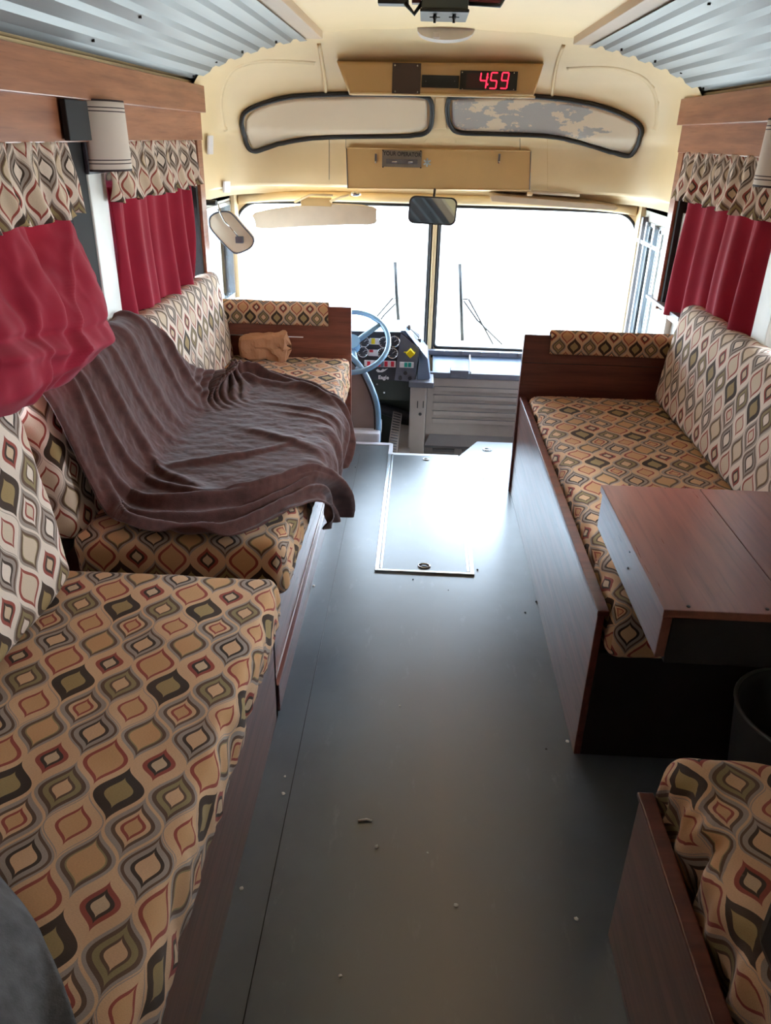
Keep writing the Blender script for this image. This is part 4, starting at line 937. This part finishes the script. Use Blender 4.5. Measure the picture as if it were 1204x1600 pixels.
# microphone on goose neck
t = T('goose_neck_microphone', 'small grey round microphone on a bent stalk beside the dashboard', 'microphone', at(652, 528, 1, 4.68))
h0 = at(638, 512, 1, 4.68); h1 = at(654, 527, 1, 4.68)
bm = bmesh.new(); tube_bm(bm, [h0+Vector((-.012, 0, 0.003)), h0+Vector((-.006, 0, 0.001)), h0+Vector((.006, 0, -.001)), h0+Vector((.014, 0, -.004))], [0.012, 0.020, 0.021, 0.010], 14); fin('head', bm, 'greyd', t, True)
tube('stalk', [h0, (h0+h1)/2+Vector((0, 0, 0.004)), h1, h1+Vector((0, 0, -0.03))], 0.003, 'greyd', t, 6); B('stalk_clamp', 'dashd', (h1.x-0.014, h1.x+0.014, 4.67, 4.70, h1.z-0.03, h1.z-0.008), t)
# ------------------------------------------------------------------ driver seat
t = T('driver_seat', 'driver seat with grey back shell and pale tubular frame', 'seat', (-0.45, 4.3, -0.37))
sp = [at(a, b, 1, 4.24) for a, b in ((500, 560), (548, 560), (562, 572), (574, 592), (583, 612), (589, 632), (591, 650), (592, 668), (575, 678), (500, 682))]
poly_prism('back_shell', sp, (0, 0.05, 0), 'seatsh', t, 0.006)
fr = smooth_path([at(a, b, 1, 4.225) for a, b in ((520, 548), (545, 556), (562, 572), (576, 596), (588, 628), (591, 655), (590, 700))], 5)
tube('frame_tube', fr, 0.016, 'wheel', t, 12); tube('frame_bead', [p+Vector((-0.022, -0.004, -0.004)) for p in fr[4:-3]], 0.004, 'rubber', t, 6)
B('seat_base', 'seatfr', (-0.85, -0.27, 4.15, 4.42, -0.02, 0.05), t, 0.01); B('seat_plinth', 'dashd', (-0.75, -0.35, 4.2, 4.5, -0.37, -0.02), t)
cushion('seat_pad', (0.48, 0.20, 0.10), 'seatsh', (-0.56, 4.40, 0.10), None, 0.03, parent=t)
# ------------------------------------------------------------------ mirrors and visors
t = T('rear_view_mirror', 'rounded rear view mirror hung at the windscreen centre', 'mirror', at(675, 300, 1, 4.6))
MY = 4.55; tl = at(638, 306, 1, MY); br = at(712, 352, 1, MY); cx_, cz_ = (tl.x+br.x)/2, (tl.z+br.z)/2; hw, hh = (br.x-tl.x)/2, (tl.z-br.z)/2
out = rrect(-hw, hw, -hh, hh, 0.035, 8)
tilt = Matrix.Translation((cx_, MY, cz_)) @ Matrix.Rotation(math.radians(3), 4, 'Y') @ Matrix.Rotation(math.radians(-12), 4, 'X') @ Matrix.Rotation(math.radians(-10), 4, 'Z')
poly_prism('housing', [tilt @ Vector((x, 0.002, z)) for x, z in out], (0, 0.02, 0), 'dashd', t, 0.003)
poly_prism('glass', [tilt @ Vector((x*0.94, -0.003, z*0.9)) for x, z in out], (0, 0.003, 0), 'mirror', t)
tube('bracket', [(cx_, MY+0.02, cz_+0.02), (cx_+0.01, MY+0.15, cz_+0.10), (cx_+0.01, 4.93, 1.26)], 0.007, 'dashd', t, 8)
t = T('side_mirror', 'cream backed interior mirror on the left above the sofa end', 'mirror', at(345, 320, 1, 4.25))
pts2 = [(327, 348), (327, 341), (333, 335), (344, 331), (356, 331), (364, 336), (380, 354), (394, 370), (396, 378), (391, 387), (380, 393), (369, 396), (361, 392), (344, 375), (329, 357)]
sp = smooth_path([at(a, b, 1, 4.22) for a, b in pts2], 3, True)
poly_prism('back_shell', sp, (0, 0.045, 0), 'visor', t, 0.010)
tube('rim_line', sp, 0.004, 'dash', t, 6, True)
tube('rod', [at(341, 320, 1, 4.19), at(344, 333, 1, 4.19), at(350, 345, 1, 4.195), at(373, 371, 1, 4.195)], 0.004, 'chrome', t, 8); pc = at(374, 373, 1, 4.2); B('clamp', 'dash', (pc.x-0.02, pc.x+0.02, 4.185, 4.215, pc.z-0.022, pc.z+0.012), t, 0.004)
p = at(338, 317, 1, 4.2); cyl('pivot', p+Vector((-0.06, 0.01, 0)), p, 0.014, 'rubber', t, seg=14)
t = T('sun_visor', 'beige sun visor lowered over the driver windscreen', 'visor', at(500, 312, 1, 4.85))
vy = 4.80; vp = smooth_path([at(a, b, 1, vy) for a, b in ((398, 333), (470, 322), (520, 319), (583, 324), (586, 336), (585, 350), (540, 351), (470, 354), (404, 357), (400, 346))], 3, True)
poly_prism('visor_pad', vp, (0, 0.018, 0.004), 'visor', t, 0.006)
B('hinge_block', 'creamd', (at(462, 0, 1, vy).x, at(515, 0, 1, vy).x, vy-0.004, vy+0.05, at(488, 322, 1, vy).z, at(488, 309, 1, vy).z), t, 0.004)
tube('visor_arm', [at(460, 316, 1, vy-0.01), at(485, 304, 1, vy-0.02), at(520, 305, 1, vy-0.02)], 0.007, 'cream', t, 8); tube('visor_arm', [at(515, 315, 1, vy-0.01), at(535, 307, 1, vy-0.02), at(545, 304, 1, vy-.02)], 0.007, 'cream', t, 8)
bm = bmesh.new(); p = at(556, 303, 1, vy-0.02); tube_bm(bm, [p+Vector((-0.03, 0, 0)), p+Vector((-0.012, 0, 0)), p+Vector((0.01, 0, 0)), p+Vector((0.028, 0, 0))], [0.007, 0.014, 0.012, 0.006], 12); fin('pivot_knob', bm, 'chrome', t, True)
t = T('sun_visor', 'cream sun visor folded up above the right windscreen', 'visor', at(860, 312, 1, 4.85))
vp = [at(a, b, 1, 4.78) for a, b in ((765, 307), (775, 305), (960, 321), (966, 325), (960, 329), (860, 322), (768, 315))]
poly_prism('visor_pad', vp, (0, 0.14, 0.015), 'visor', t, 0.004)
tube('visor_arm', [at(830, 300, 1, 4.77), at(905, 305, 1, 4.77)], 0.009, 'visor', t, 8); p = at(823, 303, 1, 4.77); cyl('pivot_knob', p, p+Vector((0.03, 0, 0)), 0.010, 'cream', t, seg=12)
# ------------------------------------------------------------------ wipers outside the glass
for (bl, arms, lab) in ((((617, 409), (619, 455), (623, 513)), (((624, 466), (613, 466), (577, 508)), ((622, 470), (600, 492), (585, 512))), 'windscreen wiper standing upright outside the left pane'),
                        (((718, 412), (720, 470), (722, 532)), (((722, 467), (732, 468), (770, 538)), ((724, 470), (745, 500), (784, 538))), 'windscreen wiper standing upright outside the right pane')):
    t = T('wiper', lab, 'wiper', at(bl[-1][0], bl[-1][1], 1, 5.06), 'windscreen wipers')
    tube('blade', [at(a, b, 1, 5.04) for a, b in bl], 0.012, 'black', t, 8)
    for am in arms: tube('arm', [at(a, b, 1, 5.07) for a, b in am], 0.0055, 'black', t, 6)
# exterior front skirt so nothing leaks below the dash
S(B('wall_front_skirt', 'weld', (-1.25, 1.25, 4.985, 5.0, -0.5, 0.32)))
